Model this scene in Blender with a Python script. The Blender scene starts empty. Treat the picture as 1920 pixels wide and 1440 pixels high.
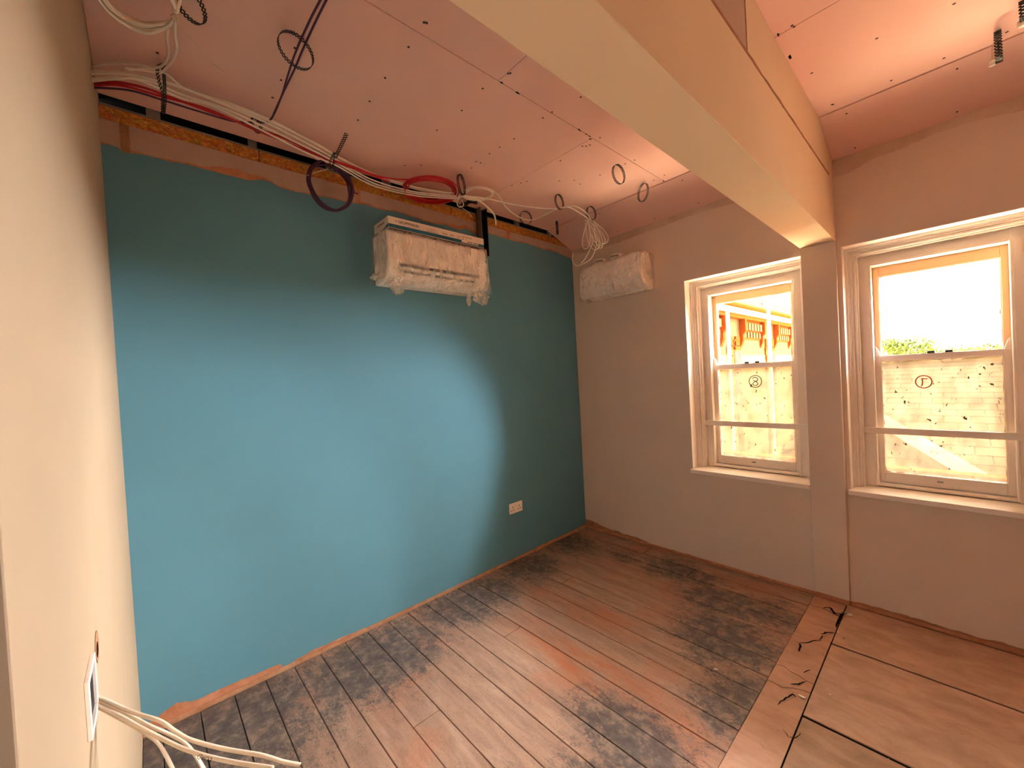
import bpy, bmesh, math, random
from mathutils import Vector, Matrix, noise
random.seed(7)
SC = bpy.context.scene
COL = SC.collection

# ------------------------------------------------------------------ camera
CAM = Vector((2.4910, -3.1677, 1.53)); YAW, PITCH, ROLL, FPX = 0.83116, -0.01638, -0.05445, 748.87
def cam_axes():
    f = Vector((-math.sin(YAW)*math.cos(PITCH), math.cos(YAW)*math.cos(PITCH), math.sin(PITCH)))
    r0 = Vector((math.cos(YAW), math.sin(YAW), 0)); u0 = r0.cross(f)
    return r0*math.cos(ROLL)+u0*math.sin(ROLL), -r0*math.sin(ROLL)+u0*math.cos(ROLL), f
RT, UP, FW = cam_axes()
cd = bpy.data.cameras.new('camera'); cam = bpy.data.objects.new('camera', cd); COL.objects.link(cam)
cam.matrix_world = Matrix(((RT.x, UP.x, -FW.x, CAM.x), (RT.y, UP.y, -FW.y, CAM.y), (RT.z, UP.z, -FW.z, CAM.z), (0, 0, 0, 1)))
cd.sensor_width = 36; cd.lens = FPX/1920*36; cd.clip_start = 0.01; cd.clip_end = 500
SC.camera = cam

# ------------------------------------------------------------------ light
w = bpy.data.worlds.new('sky'); SC.world = w; w.use_nodes = True
bg = w.node_tree.nodes['Background']; bg.inputs[0].default_value = (1.0, 0.95, 0.87, 1); bg.inputs[1].default_value = 1.5
def lamp(name, kind, loc, rot, energy, color, **kw):
    d = bpy.data.lights.new(name, kind); d.energy = energy; d.color = color
    for k, v in kw.items(): setattr(d, k, v)
    o = bpy.data.objects.new(name, d); COL.objects.link(o); o.location = loc; o.rotation_euler = rot; return o
def aim(az, el):        # light arriving from azimuth az (from +y towards +x) and elevation el
    d = Vector((math.sin(math.radians(az))*math.cos(math.radians(el)), math.cos(math.radians(az))*math.cos(math.radians(el)), math.sin(math.radians(el))))
    return d.to_track_quat('Z', 'Y').to_euler()
SUN = lamp('sun', 'SUN', (6, 3, 12), aim(88, 74), 50, (1, .84, .64), angle=0.02)
HAZE = lamp('bright_haze_sky', 'SUN', (6, 8, 9), aim(22, 19), 16.5, (1, .97, .95), angle=math.radians(50))
# added area lamp outside the unseen third window, lifts ceiling and beam underside
UPLIGHT = lamp('window_daylight', 'AREA', (3.42, .30, 1.45), aim(25, -28), 2.5, (1, .80, .58), shape='RECTANGLE', size=.5, size_y=1.1, spread=math.radians(110))
SC.view_settings.view_transform = 'Standard'; SC.view_settings.look = 'None'
SC.view_settings.exposure = 2.45; SC.view_settings.gamma = 1.0
SC.view_settings.use_curve_mapping = False
SC.cycles.max_bounces = 10; SC.cycles.diffuse_bounces = 6; SC.cycles.transparent_max_bounces = 16
SC.cycles.sample_clamp_indirect = 8

# ------------------------------------------------------------------ helpers
def on(ax, val, px, py):                 # where the sight line of a measured photo point meets a real plane of the room
    d = FW + RT*(px-960)/FPX - UP*(py-720)/FPX
    return CAM + d*((val-CAM[ax])/d[ax])
def dep(px, py, z):                      # same, at a measured depth
    return CAM + (FW + RT*(px-960)/FPX - UP*(py-720)/FPX)*z
def s2l(c):
    if isinstance(c, str): c = [int(c[i:i+2], 16)/255 for i in (1, 3, 5)]
    return tuple((x/12.92 if x <= .04045 else ((x+.055)/1.055)**2.4) for x in c)+(1,)
class NT:
    def __init__(s, name):
        s.m = bpy.data.materials.new(name); s.m.use_nodes = True; s.t = s.m.node_tree; s.n = s.t.nodes
        s.b = s.n['Principled BSDF']; s.out = s.n['Material Output']; s.pos = s.n.new('ShaderNodeNewGeometry').outputs['Position']
    def lk(s, a, b): s.t.links.new(a, b)
    def put(s, sock, v):
        if hasattr(v, 'is_linked'): s.lk(v, sock)
        else: sock.default_value = v
    def scale(s, v):
        m = s.n.new('ShaderNodeVectorMath'); m.operation = 'MULTIPLY'; s.lk(s.pos, m.inputs[0]); m.inputs[1].default_value = v; return m.outputs[0]
    def noise(s, sc=5, det=4, rough=.6, vec=None, dist=0):
        n = s.n.new('ShaderNodeTexNoise'); n.inputs['Scale'].default_value = sc; n.inputs['Detail'].default_value = det
        n.inputs['Roughness'].default_value = rough; n.inputs['Distortion'].default_value = dist
        s.lk(vec or s.pos, n.inputs['Vector']); return n.outputs['Fac']
    def ramp(s, fac, stops):
        r = s.n.new('ShaderNodeValToRGB'); e = r.color_ramp.elements
        while len(e) < len(stops): e.new(.5)
        for i, (p, c) in enumerate(stops): e[i].position = p; e[i].color = c if len(c) == 4 else tuple(c)+(1,)
        s.lk(fac, r.inputs[0]); return r.outputs[0]
    def math(s, op, a, b=0.0, c=None, clamp=False):
        m = s.n.new('ShaderNodeMath'); m.operation = op; m.use_clamp = clamp
        s.put(m.inputs[0], a); s.put(m.inputs[1], b)
        if c is not None: s.put(m.inputs[2], c)
        return m.outputs[0]
    def mix(s, f, a, b, mode='MIX'):
        m = s.n.new('ShaderNodeMix'); m.data_type = 'RGBA'; m.blend_type = mode
        s.put(m.inputs[0], f); s.put(m.inputs[6], a); s.put(m.inputs[7], b); return m.outputs[2]
    def bump(s, h, st=.2, d=.01):
        b = s.n.new('ShaderNodeBump'); b.inputs['Strength'].default_value = st; b.inputs['Distance'].default_value = d
        s.lk(h, b.inputs['Height']); s.lk(b.outputs[0], s.b.inputs['Normal'])
    def xyz(s):
        x = s.n.new('ShaderNodeSeparateXYZ'); s.lk(s.pos, x.inputs[0]); return x.outputs
    def fin(s, col, rough=.8, spec=.3, metal=0):
        s.put(s.b.inputs['Base Color'], col); s.put(s.b.inputs['Roughness'], rough)
        s.b.inputs['Specular IOR Level'].default_value = spec; s.b.inputs['Metallic'].default_value = metal; return s.m
def plain(name, c, rough=.7, spec=.3, var=.08, sc=20, metal=0, bump=0):
    t = NT(name); n = t.noise(sc, 4); c = s2l(c)
    col = t.ramp(n, [(.3, tuple(x*(1-var) for x in c[:3])), (.7, tuple(min(1, x*(1+var)) for x in c[:3]))])
    if bump: t.bump(n, bump, .004)
    return t.fin(col, rough, spec, metal)

def link(name, me, mat, parent=None, smooth=False):
    o = bpy.data.objects.new(name, me); COL.objects.link(o)
    if mat:
        for m in (mat if isinstance(mat, (list, tuple)) else [mat]): me.materials.append(m)
    if smooth:
        for p in me.polygons: p.use_smooth = True
    if parent: o.parent = parent; o.location = -parent.location if parent.parent is None else -(parent.location+parent.parent.location)
    return o
def rebase(o, loc):                                     # put the origin of a mesh thing at its base
    loc = Vector(loc); o.data.transform(Matrix.Translation(-loc)); o.location = loc; return o
class MB:
    def __init__(s): s.v = []; s.f = []; s.mi = []; s.cur = 0
    def face(s, idx): s.f.append(idx); s.mi.append(s.cur)
    def add(s, vs, fs):
        k = len(s.v); s.v += [tuple(v) for v in vs]
        for f in fs: s.face([i+k for i in f])
    def box(s, x0, x1, y0, y1, z0, z1):
        x0, x1 = sorted((x0, x1)); y0, y1 = sorted((y0, y1)); z0, z1 = sorted((z0, z1))
        s.add([(x0, y0, z0), (x1, y0, z0), (x1, y1, z0), (x0, y1, z0), (x0, y0, z1), (x1, y0, z1), (x1, y1, z1), (x0, y1, z1)],
              [(0, 3, 2, 1), (4, 5, 6, 7), (0, 1, 5, 4), (1, 2, 6, 5), (2, 3, 7, 6), (3, 0, 4, 7)])
    def prism(s, pts, d):                               # closed outline extruded by vector d
        n = len(pts); pts = [Vector(p) for p in pts]; d = Vector(d)
        s.add([p for p in pts]+[p+d for p in pts], [tuple(range(n))[::-1], tuple(range(n, 2*n))]+[(i, (i+1) % n, n+(i+1) % n, n+i) for i in range(n)])
    def tube(s, path, r, seg=8, flat=None, close=False, caps=True):
        # r radius; flat=(vector, half width) makes a flat oval section wide along that vector
        path = [Vector(p) for p in path]; n = len(path); rings = []; up = None
        for i, p in enumerate(path):
            a = path[(i-1) % n] if (i > 0 or close) else p; b = path[(i+1) % n] if (i < n-1 or close) else p
            t = (b-a).normalized() if (b-a).length > 1e-9 else Vector((0, 0, 1))
            if flat: side = (Vector(flat[0])-t*Vector(flat[0]).dot(t)).normalized()
            else:
                if up is None: up = Vector((0, 0, 1)) if abs(t.z) < .9 else Vector((1, 0, 0))
                side = (up-t*up.dot(t)).normalized(); up = side
            oth = t.cross(side); hw = flat[1] if flat else r
            rings.append([p+side*math.cos(2*math.pi*k/seg)*hw+oth*math.sin(2*math.pi*k/seg)*r for k in range(seg)])
        k0 = len(s.v)
        for rg in rings: s.v += [tuple(v) for v in rg]
        m = n if close else n-1
        for i in range(m):
            for k in range(seg):
                a = k0+i*seg+k; b = k0+i*seg+(k+1) % seg; j = (i+1) % n
                s.face([a, b, k0+j*seg+(k+1) % seg, k0+j*seg+k])
        if caps and not close:
            s.face([k0+k for k in range(seg)][::-1]); s.face([k0+(n-1)*seg+k for k in range(seg)])
    def build(s, name, mat, parent=None, smooth=False, bevel=0, seg=2):
        me = bpy.data.meshes.new(name); me.from_pydata(s.v, [], s.f)
        me.polygons.foreach_set('material_index', s.mi)
        bm = bmesh.new(); bm.from_mesh(me); bmesh.ops.recalc_face_normals(bm, faces=bm.faces)
        if bevel: bmesh.ops.bevel(bm, geom=[e for e in bm.edges if e.calc_face_angle(0) > .5], offset=bevel, segments=seg, affect='EDGES', profile=.5)
        bm.to_mesh(me); bm.free(); me.update()
        return link(name, me, mat, parent, smooth)
def spline(pts, n=8, close=False):
    pts = [Vector(p) for p in pts]; N = len(pts); out = []
    g = lambda i: pts[i % N] if close else pts[max(0, min(N-1, i))]
    for i in range(N if close else N-1):
        p0, p1, p2, p3 = g(i-1), g(i), g(i+1), g(i+2)
        for k in range(n):
            t = k/n; out.append(.5*((2*p1)+(p2-p0)*t+(2*p0-5*p1+4*p2-p3)*t*t+(-p0+3*p1-3*p2+p3)*t**3))
    if not close: out.append(pts[-1])
    return out
def tag(o, label=None, cat=None, group=None, kind=None):
    if label: o['label'] = label
    if cat: o['category'] = cat
    if group: o['group'] = group
    if kind: o['kind'] = kind
    return o
def empty(name, loc, label=None, cat=None, group=None, kind=None):
    o = bpy.data.objects.new(name, None); COL.objects.link(o); o.location = loc; o.empty_display_size = .1
    return tag(o, label, cat, group, kind)

# ------------------------------------------------------------------ materials
def m_paint(name, c, tone=.04, stain=None):
    t = NT(name); a = t.noise(1.6, 3); b = t.noise(140, 2); c = s2l(c)
    col = t.ramp(a, [(.3, tuple(x*(1-tone) for x in c[:3])), (.7, tuple(x*(1+tone) for x in c[:3]))])
    t.bump(b, .12, .002); return t.fin(col, .82, .25)
M_WALL = m_paint('warm grey wall paint', '#dac7b6')
M_CREAM = m_paint('cream wall paint', '#b09a80')
M_CASE = m_paint('beam casing plaster', '#e6cbaa')
M_BLUE = m_paint('blue wall paint', '#6296a9', .03)
def m_ceiling():
    t = NT('pink fire board'); a = t.noise(1.1, 3); b = t.noise(60, 3)
    col = t.ramp(a, [(.3, s2l('#ecbcae')), (.7, s2l('#f2c8ba'))])
    st = t.noise(2.6, 5, .7, dist=.6); col = t.mix(t.ramp(st, [(.66, (0, 0, 0)), (.8, (.35, .35, .35))]), col, s2l('#b0886a'))
    t.bump(b, .06, .002); return t.fin(col, .85, .2)
M_PINK = m_ceiling()
def m_bare(name, c1, c2, sc=9):
    t = NT(name); a = t.noise(sc, 6, .7, dist=.4)
    col = t.ramp(a, [(.3, s2l(c1)), (.68, s2l(c2))]); t.bump(t.noise(70, 4), .3, .003); return t.fin(col, .9, .15)
M_SKIM = m_bare('bare orange plaster', '#b36a48', '#d29a78')
M_RAW = m_bare('raw grey board', '#b79c8b', '#c9ad9a', 4)
M_RAWW = m_bare('raw wall board', '#bfa18a', '#d6c0ad', 5)
M_SUB = m_bare('bare wall base', '#8f6447', '#b98a68', 7)
M_BATTEN = m_bare('dusty batten', '#a87552', '#c99b7a', 12)
def m_osb():
    t = NT('strand board'); v = t.n.new('ShaderNodeTexVoronoi'); v.inputs['Scale'].default_value = 24
    m = t.n.new('ShaderNodeVectorMath'); m.operation = 'MULTIPLY_ADD'; t.lk(t.pos, m.inputs[0]); m.inputs[1].default_value = (1, .8, 2.4)
    nz = t.n.new('ShaderNodeTexNoise'); nz.inputs['Scale'].default_value = 9; t.lk(t.pos, nz.inputs['Vector'])
    m2 = t.n.new('ShaderNodeVectorMath'); m2.operation = 'SCALE'; m2.inputs['Scale'].default_value = .35; t.lk(nz.outputs['Color'], m2.inputs[0]); t.lk(m2.outputs[0], m.inputs[2])
    t.lk(m.outputs[0], v.inputs['Vector'])
    col = t.mix(.6, t.ramp(t.noise(60, 4, .7, dist=1), [(.3, s2l('#7a4216')), (.5, s2l('#cf9048')), (.72, s2l('#f3c584'))]), v.outputs['Color'], 'SOFT_LIGHT')
    dk = t.ramp(v.outputs['Distance'], [(.0, (1, 1, 1)), (.6, (.55, .4, .25))]); col = t.mix(.7, col, dk, 'MULTIPLY')
    hs = t.n.new('ShaderNodeHueSaturation'); hs.inputs['Saturation'].default_value = 1.0; t.lk(col, hs.inputs['Color'])
    col = t.mix(.22, hs.outputs[0], s2l('#d08a40')); return t.fin(col, .7, .3)
M_OSB = m_osb()
M_GALV = plain('galvanised steel', '#8d8c88', .45, .5, .1, 12, .5)
M_GAP = plain('void darkness', '#15110f', .95, .05)
M_BLACK = plain('black coated steel', '#15130f', .45, .5)
M_SCREW = plain('screw head', '#2a1c17', .6, .4)
M_WCAB = plain('white cable sheath', '#f5eadb', .5, .4, .03)
M_GCAB = plain('grey white flat cable', '#e3d3bd', .5, .4, .05, 40)
M_RCAB = plain('red cable sheath', '#c3202b', .45, .4, .05)
M_PCAB = plain('purple cable sheath', '#4d2c4a', .45, .4, .05)
M_WIRE = plain('thin pale wire', '#dcc3ad', .5, .4, .03)
def m_floor():
    t = NT('stained floorboard'); x, y, z = t.xyz()
    g = t.noise(6, 8, .72, t.scale((.5, 3.2, 1)), .6); g2 = t.noise(3, 4, .6)
    wood = t.ramp(g, [(.25, s2l('#86695a')), (.5, s2l('#a5846f')), (.75, s2l('#bd9d87'))])
    wood = t.mix(t.ramp(t.noise(2.2, 3), [(.52, (0, 0, 0)), (.68, (.6, .6, .6))]), wood, s2l('#b5785a'))
    # old adhesive: patches where it lay, as circles in floor metres
    def blob(cx, cy, rx, ry, k):
        a = t.math('MULTIPLY', t.math('SUBTRACT', x, cx), 1/rx); b = t.math('MULTIPLY', t.math('SUBTRACT', y, cy), 1/ry)
        d = t.math('SQRT', t.math('ADD', t.math('MULTIPLY', a, a), t.math('MULTIPLY', b, b)))
        return t.math('MULTIPLY', t.math('SUBTRACT', 1.0, d, clamp=True), k*.8)
    f = None
    for bl in ((.15, -3.0, .95, .8, 1.5), (.3, -2.3, .5, .7, 1.5), (.2, -1.6, .42, .6, 1.6), (.15, -.95, .42, .5, 1.3), (.1, -.4, .5, .4, 1.3), (.65, -.3, .5, .28, .8), (1.1, -.28, .55, .28, 1.4),
               (1.45, -.5, .45, .32, 1.5), (1.72, -.45, .3, .35, 1.2), (1.6, -.85, .42, .42, 1.6), (1.8, -1.25, .3, .45, 1.3), (1.55, -1.75, .45, .28, 1.6), (1.75, -2.1, .5, .5, 1.5), (1.2, -3.2, 1.0, .6, .9)):
        b = blob(*bl); f = b if f is None else t.math('MAXIMUM', f, b)
    nz = t.noise(7.5, 9, .74, t.scale((.8, 1.25, 1)), .5); nf = t.noise(55, 6, .75, t.scale((.7, 1.2, 1)), 1.2)
    h = t.math('ADD', t.math('MULTIPLY', f, .46), t.math('ADD', t.math('MULTIPLY', nz, .8), t.math('MULTIPLY', nf, .85)))
    mask = t.ramp(t.math('MULTIPLY', h, .7), [(.68, (0, 0, 0)), (.80, (1, 1, 1))])
    dark = t.ramp(t.noise(16, 6, .7), [(.35, s2l('#35353a')), (.5, s2l('#55504d')), (.68, s2l('#947f70'))])
    mask = t.math('MULTIPLY', mask, t.ramp(t.noise(8.5, 5, .6, dist=.8), [(.60, (1, 1, 1)), (.68, (.25, .25, .25))]))
    o1 = t.math('MAXIMUM', blob(1.15, -1.55, .75, .22, 1.9), blob(.95, -1.15, .4, .16, 1.2)); wood = t.mix(t.math('MULTIPLY', o1, t.ramp(t.noise(5, 6, .7, t.scale((.5, 2, 1))), [(.35, (0, 0, 0)), (.6, (.9, .9, .9))])), wood, s2l('#a9653f'))
    wood = t.mix(t.ramp(t.noise(95, 4, .7), [(.56, (0, 0, 0)), (.70, (.55, .55, .55))]), wood, s2l('#6a5142'))
    wood = t.mix(t.ramp(t.noise(11, 6, .75, t.scale((.6, 1.6, 1)), .8), [(.54, (0, 0, 0)), (.66, (.45, .45, .45))]), wood, s2l('#77685e'))
    col = t.mix(t.math('MULTIPLY', mask, .85), wood, dark)
    col = t.mix(t.ramp(t.noise(55, 3, .6), [(.70, (0, 0, 0)), (.76, (.5, .5, .5))]), col, s2l('#ccb096'))
    t.bump(t.math('ADD', g, t.math('MULTIPLY', nf, .6)), .35, .004)
    return t.fin(col, t.ramp(mask, [(0, (.62, .62, .62)), (1, (.5, .5, .5))]), .3)
M_BOARD = m_floor()
def m_ply(name, c1, c2):
    t = NT(name); g = t.noise(5, 7, .68, t.scale((1, 2.2, 1)), .5)
    col = t.ramp(g, [(.3, s2l(c1)), (.62, s2l(c2))])
    col = t.mix(t.ramp(t.noise(38, 4, .7), [(.62, (0, 0, 0)), (.75, (.45, .45, .45))]), col, s2l('#7d5339'))
    t.bump(t.noise(80, 4), .2, .002); return t.fin(col, .75, .2)
M_PLY = m_ply('dusty chipboard', '#ab8a74', '#c9a68e')
M_STRIP = m_ply('cracked levelling strip', '#ae856c', '#c69c82')
M_GREYB = m_ply('grey worn board', '#937661', '#b6957c')
M_TRIMW = plain('white gloss joinery', '#e8ddd2', .42, .4, .03, 4)
M_SASHO = plain('outer sash paint', '#dcb98e', .5, .35, .05, 6)
M_PUTTY = plain('ragged putty', '#8c7358', .9, .1, .4, 90)
M_BROWN = plain('dark brown timber', '#4a3222', .6, .3, .2, 14)
def m_glass():
    t = NT('clear pane'); tr = t.n.new('ShaderNodeBsdfTransparent'); gl = t.n.new('ShaderNodeBsdfGlossy'); gl.inputs['Roughness'].default_value = .02
    dd = t.n.new('ShaderNodeBsdfDiffuse'); dd.inputs[0].default_value = s2l('#8f8472')
    sp = t.ramp(t.noise(48, 3, .5, t.scale((1, 1, .5))), [(.735, (0, 0, 0)), (.76, (.8, .8, .8))])
    m1 = t.n.new('ShaderNodeMixShader'); m1.inputs[0].default_value = .05; t.lk(tr.outputs[0], m1.inputs[1]); t.lk(gl.outputs[0], m1.inputs[2])
    m2 = t.n.new('ShaderNodeMixShader'); t.lk(sp, m2.inputs[0]); t.lk(m1.outputs[0], m2.inputs[1]); t.lk(dd.outputs[0], m2.inputs[2])
    t.lk(m2.outputs[0], t.out.inputs[0]); return t.m
M_GLASS = m_glass()
def m_haze(name, tint, fac, spot):
    t = NT(name); tr = t.n.new('ShaderNodeBsdfTransparent'); tr.inputs[0].default_value = s2l(tint)
    tl = t.n.new('ShaderNodeBsdfTranslucent'); df = t.n.new('ShaderNodeBsdfDiffuse')
    c = t.ramp(t.noise(14, 6, .7, t.scale((1, 1, .5))), [(.3, s2l('#453e33')), (.7, s2l('#6b6253'))]); t.lk(c, tl.inputs[0]); t.lk(c, df.inputs[0])
    m0 = t.n.new('ShaderNodeMixShader'); m0.inputs[0].default_value = .25; t.lk(tl.outputs[0], m0.inputs[1]); t.lk(df.outputs[0], m0.inputs[2])
    f = t.ramp(t.noise(7, 5, .65), [(.3, (fac-.1,)*3), (.7, (fac+.1,)*3)])
    m1 = t.n.new('ShaderNodeMixShader'); t.lk(f, m1.inputs[0]); t.lk(tr.outputs[0], m1.inputs[1]); t.lk(m0.outputs[0], m1.inputs[2])
    dk = t.n.new('ShaderNodeBsdfDiffuse'); dk.inputs[0].default_value = s2l('#5c4c34')
    sp = t.ramp(t.noise(52, 3, .5, t.scale((1, 1, .7))), [(spot, (0, 0, 0)), (spot+.025, (1, 1, 1))])
    m2 = t.n.new('ShaderNodeMixShader'); t.lk(sp, m2.inputs[0]); t.lk(m1.outputs[0], m2.inputs[1]); t.lk(dk.outputs[0], m2.inputs[2])
    t.lk(m2.outputs[0], t.out.inputs[0]); return t.m
M_HAZE = m_haze('dusty lower pane', '#e2dacb', .6, .69)
M_WHITEP = plain('white plastic', '#fbf2e8', .35, .5, .02)
M_CARD = plain('white printed carton', '#ead9c9', .6, .3, .03)
M_TEAL = plain('teal carton print', '#1d6077', .5, .4, .12, 30)
M_INK = plain('dark print', '#3b3330', .6, .2)
M_RED = plain('red marker ink', '#c0402a', .6, .2)
M_OLIVE = plain('olive marker ink', '#4f460c', .6, .2)
def m_wrap():
    t = NT('crinkled clear wrap'); tr = t.n.new('ShaderNodeBsdfTransparent')
    nz = t.noise(16, 5, .6, t.scale((1, 1.5, .45)), 1.2); t.bump(nz, .45, .010)
    t.fin(s2l('#fff4e8'), .25, .6)
    m = t.n.new('ShaderNodeMixShader'); f = t.ramp(nz, [(.3, (.22, .22, .22)), (.75, (.42, .42, .42))]); t.lk(f, m.inputs[0])
    t.lk(tr.outputs[0], m.inputs[1]); t.lk(t.b.outputs[0], m.inputs[2]); t.lk(m.outputs[0], t.out.inputs[0]); return t.m
M_WRAP = m_wrap()
M_SLOTG = plain('louvre grey', '#15110f', .5, .3)  # near-black colour stands for the shade in louvre slots and wall box

HT, HC, YC = 2.749, 2.8755, -.349         # wall head at the windows, flat ceiling, fold line of the sloped strip
BX1, BX2, BZ = 1.861, 2.042, 2.258        # beam
YL = -3.2627                              # face of the near cream wall
XR = 4.4

# ------------------------------------------------------------------ floor
fl = MB(); fl.box(-.15, XR+.15, YL-.6, .45, -.20, -.045); floor = fl.build('floor', M_GAP); tag(floor, kind='structure')
P = .137; y = -3.058-2*P; k = 0
boards = []
while y < -.02:
    y1 = min(y+P, -.012); x1 = 1.858; dz = random.uniform(-.0012, .0012)
    cuts = [(.008, x1)]
    if k % 5 == 2: c = random.uniform(.5, 1.3); cuts = [(.008, c-.0015), (c+.0015, x1)]
    if y1 > -.15: cuts = [(.03, .72), (.727, x1)]
    for a, b in cuts:
        m = MB(); g = .0022 if y1 < -.2 else .004; m.box(a, b, max(y+g, YL+.002), y1-g, -.04, dz); m.build('floorboard', M_BOARD, floor, bevel=.0012, seg=1)
    y += P; k += 1
m = MB()
for yj in (-.5145, -1.1485): m.box(2.024, XR, yj-.0075, yj+.0075, -.04, -.002)
m.box(2.0215, 2.0275, YL, -.03, -.04, -.002); m.build('open_joint', M_GAP, floor)  # dark strips fill the joints in place of their shade
# cracked levelling strip: broken pieces with open cracks
def yx(px, py): p = on(2, 0, px, py); return (p.x, p.y)
stp = [-.03, -.17, -.37, -.52, -.90, -1.02, -1.42, -2.2, YL]
jag = [(0, 0), (.03, -.012), (.06, .014), (.09, -.02), (.12, .006), (.15, .016)]
random.seed(3)
prev = [(1.862+ .16*i/5, -.035) for i in range(6)]
for i in range(1, len(stp)):
    sk = random.uniform(-.05, .06)
    cur = [(1.862+.16*j/5, stp[i]+sk*(j/5-.5)+random.uniform(-.014, .014)) for j in range(6)]
    if i == len(stp)-1: cur = [(1.862+.16*j/5, YL) for j in range(6)]
    gap = [.0 if (j < 2 and i % 2) else random.uniform(.002, .009) for j in range(6)]
    out = [(px, py-gp*.5) for (px, py), gp in zip(prev, gap)]+[(px, py) for px, py in cur[::-1]]
    m = MB(); h = .004+random.uniform(-.002, .003); m.prism([(px, py, -.035) for px, py in out], (0, 0, .035+h)); m.build('levelling_strip', M_STRIP, floor)
    prev = cur
for (ya, yb) in ((-.022, -.508), (-.521, -1.143), (-1.154, -2.2), (-2.210, YL)):
    for (xa, xb) in ((2.027, 3.2), (3.206, XR)):
        m = MB(); m.box(xa, xb, yb, ya, -.035, .003 if ya > -1.1 else -.001); m.build('chipboard_sheet', M_PLY if ya > -1.1 else M_GREYB, floor, bevel=.0015, seg=1)

# open cracks in the strip
M_CRACK = plain('open crack', '#1c120d', .95, .05)
def crack(pts, wd):
    q = [on(2, .010, 1200+a/2.667, 1050+b/2.667) for a, b in pts]; q2 = []
    for a, b in zip(q, q[1:]):
        for k in range(4): p = a.lerp(b, k/4); q2.append(p+Vector((.006*noise.noise(p*40), .006*noise.noise(p*47+Vector((3, 0, 0))), 0)))
    q2.append(q[-1]); m = MB(); n = len(q2); L = []; R_ = []
    for i, p in enumerate(q2):
        t = (q2[min(n-1, i+1)]-q2[max(0, i-1)]).normalized(); s_ = Vector((-t.y, t.x, 0)); h = wd*.5*(math.sin(math.pi*(i+.35)/(n+.1))**.6)*(1+.5*noise.noise(p*90)); L.append(p+s_*h); R_.append(p-s_*h)
    m.add([(v.x, v.y, .0102) for v in L+R_], [(i, i+1, n+i+1, n+i) for i in range(n-1)]); m.build('crack', M_CRACK, floor)
for pts, wd in (([(905, 372), (925, 362), (975, 366)], .011), ([(780, 412), (830, 414), (862, 406), (908, 402)], .006), ([(793, 458), (806, 434), (800, 418)], .010), ([(755, 623), (790, 620), (830, 608)], .008), ([(690, 725), (730, 690), (768, 672), (778, 685)], .008),
                ([(910, 240), (950, 236), (975, 270), (1002, 286)], .010), ([(985, 340), (990, 305), (1002, 288), (1015, 262)], .014), ([(820, 566), (852, 550)], .005), ([(708, 845), (745, 884), (780, 890), (800, 862)], .004), ([(900, 400), (912, 378)], .005), ([(960, 262), (1000, 270), (1040, 268)], .009)): crack(pts, wd)

# ------------------------------------------------------------------ left (blue) wall
wl = MB(); wl.box(-.10, -.001, YL-.1, 0.0, -.04, 2.77); wall_left = wl.build('wall_left', M_RAW); tag(wall_left, kind='structure')
m = MB(); m.box(-.30, -.26, YL-.1, .1, 2.6, 3.1); m.box(-.26, -.10, YL-.1, .1, 2.75, 2.77); m.box(-.26, .0, YL-.1, .1, 3.02, 3.04); m.build('void_lining', M_GAP, wall_left)
def zy(pts): return [(on(0, 0, a, b).y, on(0, 0, a, b).z) for a, b in pts]
top_px = [(182, 264), (188, 268), (220, 277), (230, 286), (260, 288.5), (298, 298), (341, 307), (383, 317), (426, 329), (469, 339), (490, 336.5), (507, 341), (522, 351), (554, 360), (580, 364), (620, 372),
          (654, 380), (685, 384), (716, 394), (745, 397), (779, 409), (810, 419), (835, 422), (860, 431), (872, 428), (888, 437), (913, 437), (941, 445), (966, 453), (990, 457), (1013, 466), (1040, 472), (1060, 481), (1071, 485)]
bot_px = [(265, 1361), (295, 1344), (331, 1317), (366, 1313), (393, 1300), (455, 1273), (526, 1244), (532, 1251), (588, 1218), (654, 1189), (703, 1171), (791, 1131.5), (827, 1114), (835, 1116), (880, 1087), (933, 1066), (964, 1055), (977, 1050), (1012, 1025), (1050, 1007), (1083, 990), (1097, 981)]
def interp(pts, y):
    for (a, za), (b, zb) in zip(pts, pts[1:]):
        if a <= y <= b: return za+(zb-za)*(y-a)/(b-a+1e-9)
    return pts[0][1] if y < pts[0][0] else pts[-1][1]
def coat(name, mat, parent, x, top, bot, rough_t=.004, rough_b=.004, ya=YL, yb=0.0, n=420, th=.002, seed=1):
    m = MB(); rnd = random.Random(seed); cols = []
    for i in range(n+1):
        yy = ya+(yb-ya)*i/n
        cols.append((yy, bot(yy)+rough_b*noise.noise((yy*14, seed, 0))+rough_b*.6*noise.noise((yy*60, seed, 2)), top(yy)+rough_t*noise.noise((yy*16, seed, 4))+rough_t*.5*noise.noise((yy*70, seed, 5))))
    vs = []; fs = []
    for yy, a, b in cols: vs += [(x, yy, a), (x, yy, b), (x+th, yy, a), (x+th, yy, b)]
    for i in range(n):
        a, b = 4*i, 4*i+4
        fs += [(a+2, b+2, b+3, a+3), (a, a+2, b+2, b), (a+1, a+3, b+3, b+1)]
    fs += [(0, 2, 3, 1), (4*n, 4*n+2, 4*n+3, 4*n+1)]
    m.add(vs, fs); return m.build(name, mat, parent)
T = sorted(zy(top_px)); B = sorted(zy(bot_px)); B = [(a, max(.02, b)) for a, b in B]
def skim_top(yy):
    z = interp(T, yy)+.006+.016*max(0, noise.noise((yy*5, 3, 1)))
    z += .035*math.exp(-((yy+2.78)/.10)**2)+.02*math.exp(-((yy+1.35)/.15)**2)
    return min(z, 2.745)
coat('bare_plaster', M_SKIM, wall_left, 0.0, skim_top, lambda yy: 0.0, .008, 0, th=.0015, seed=3)
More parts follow.
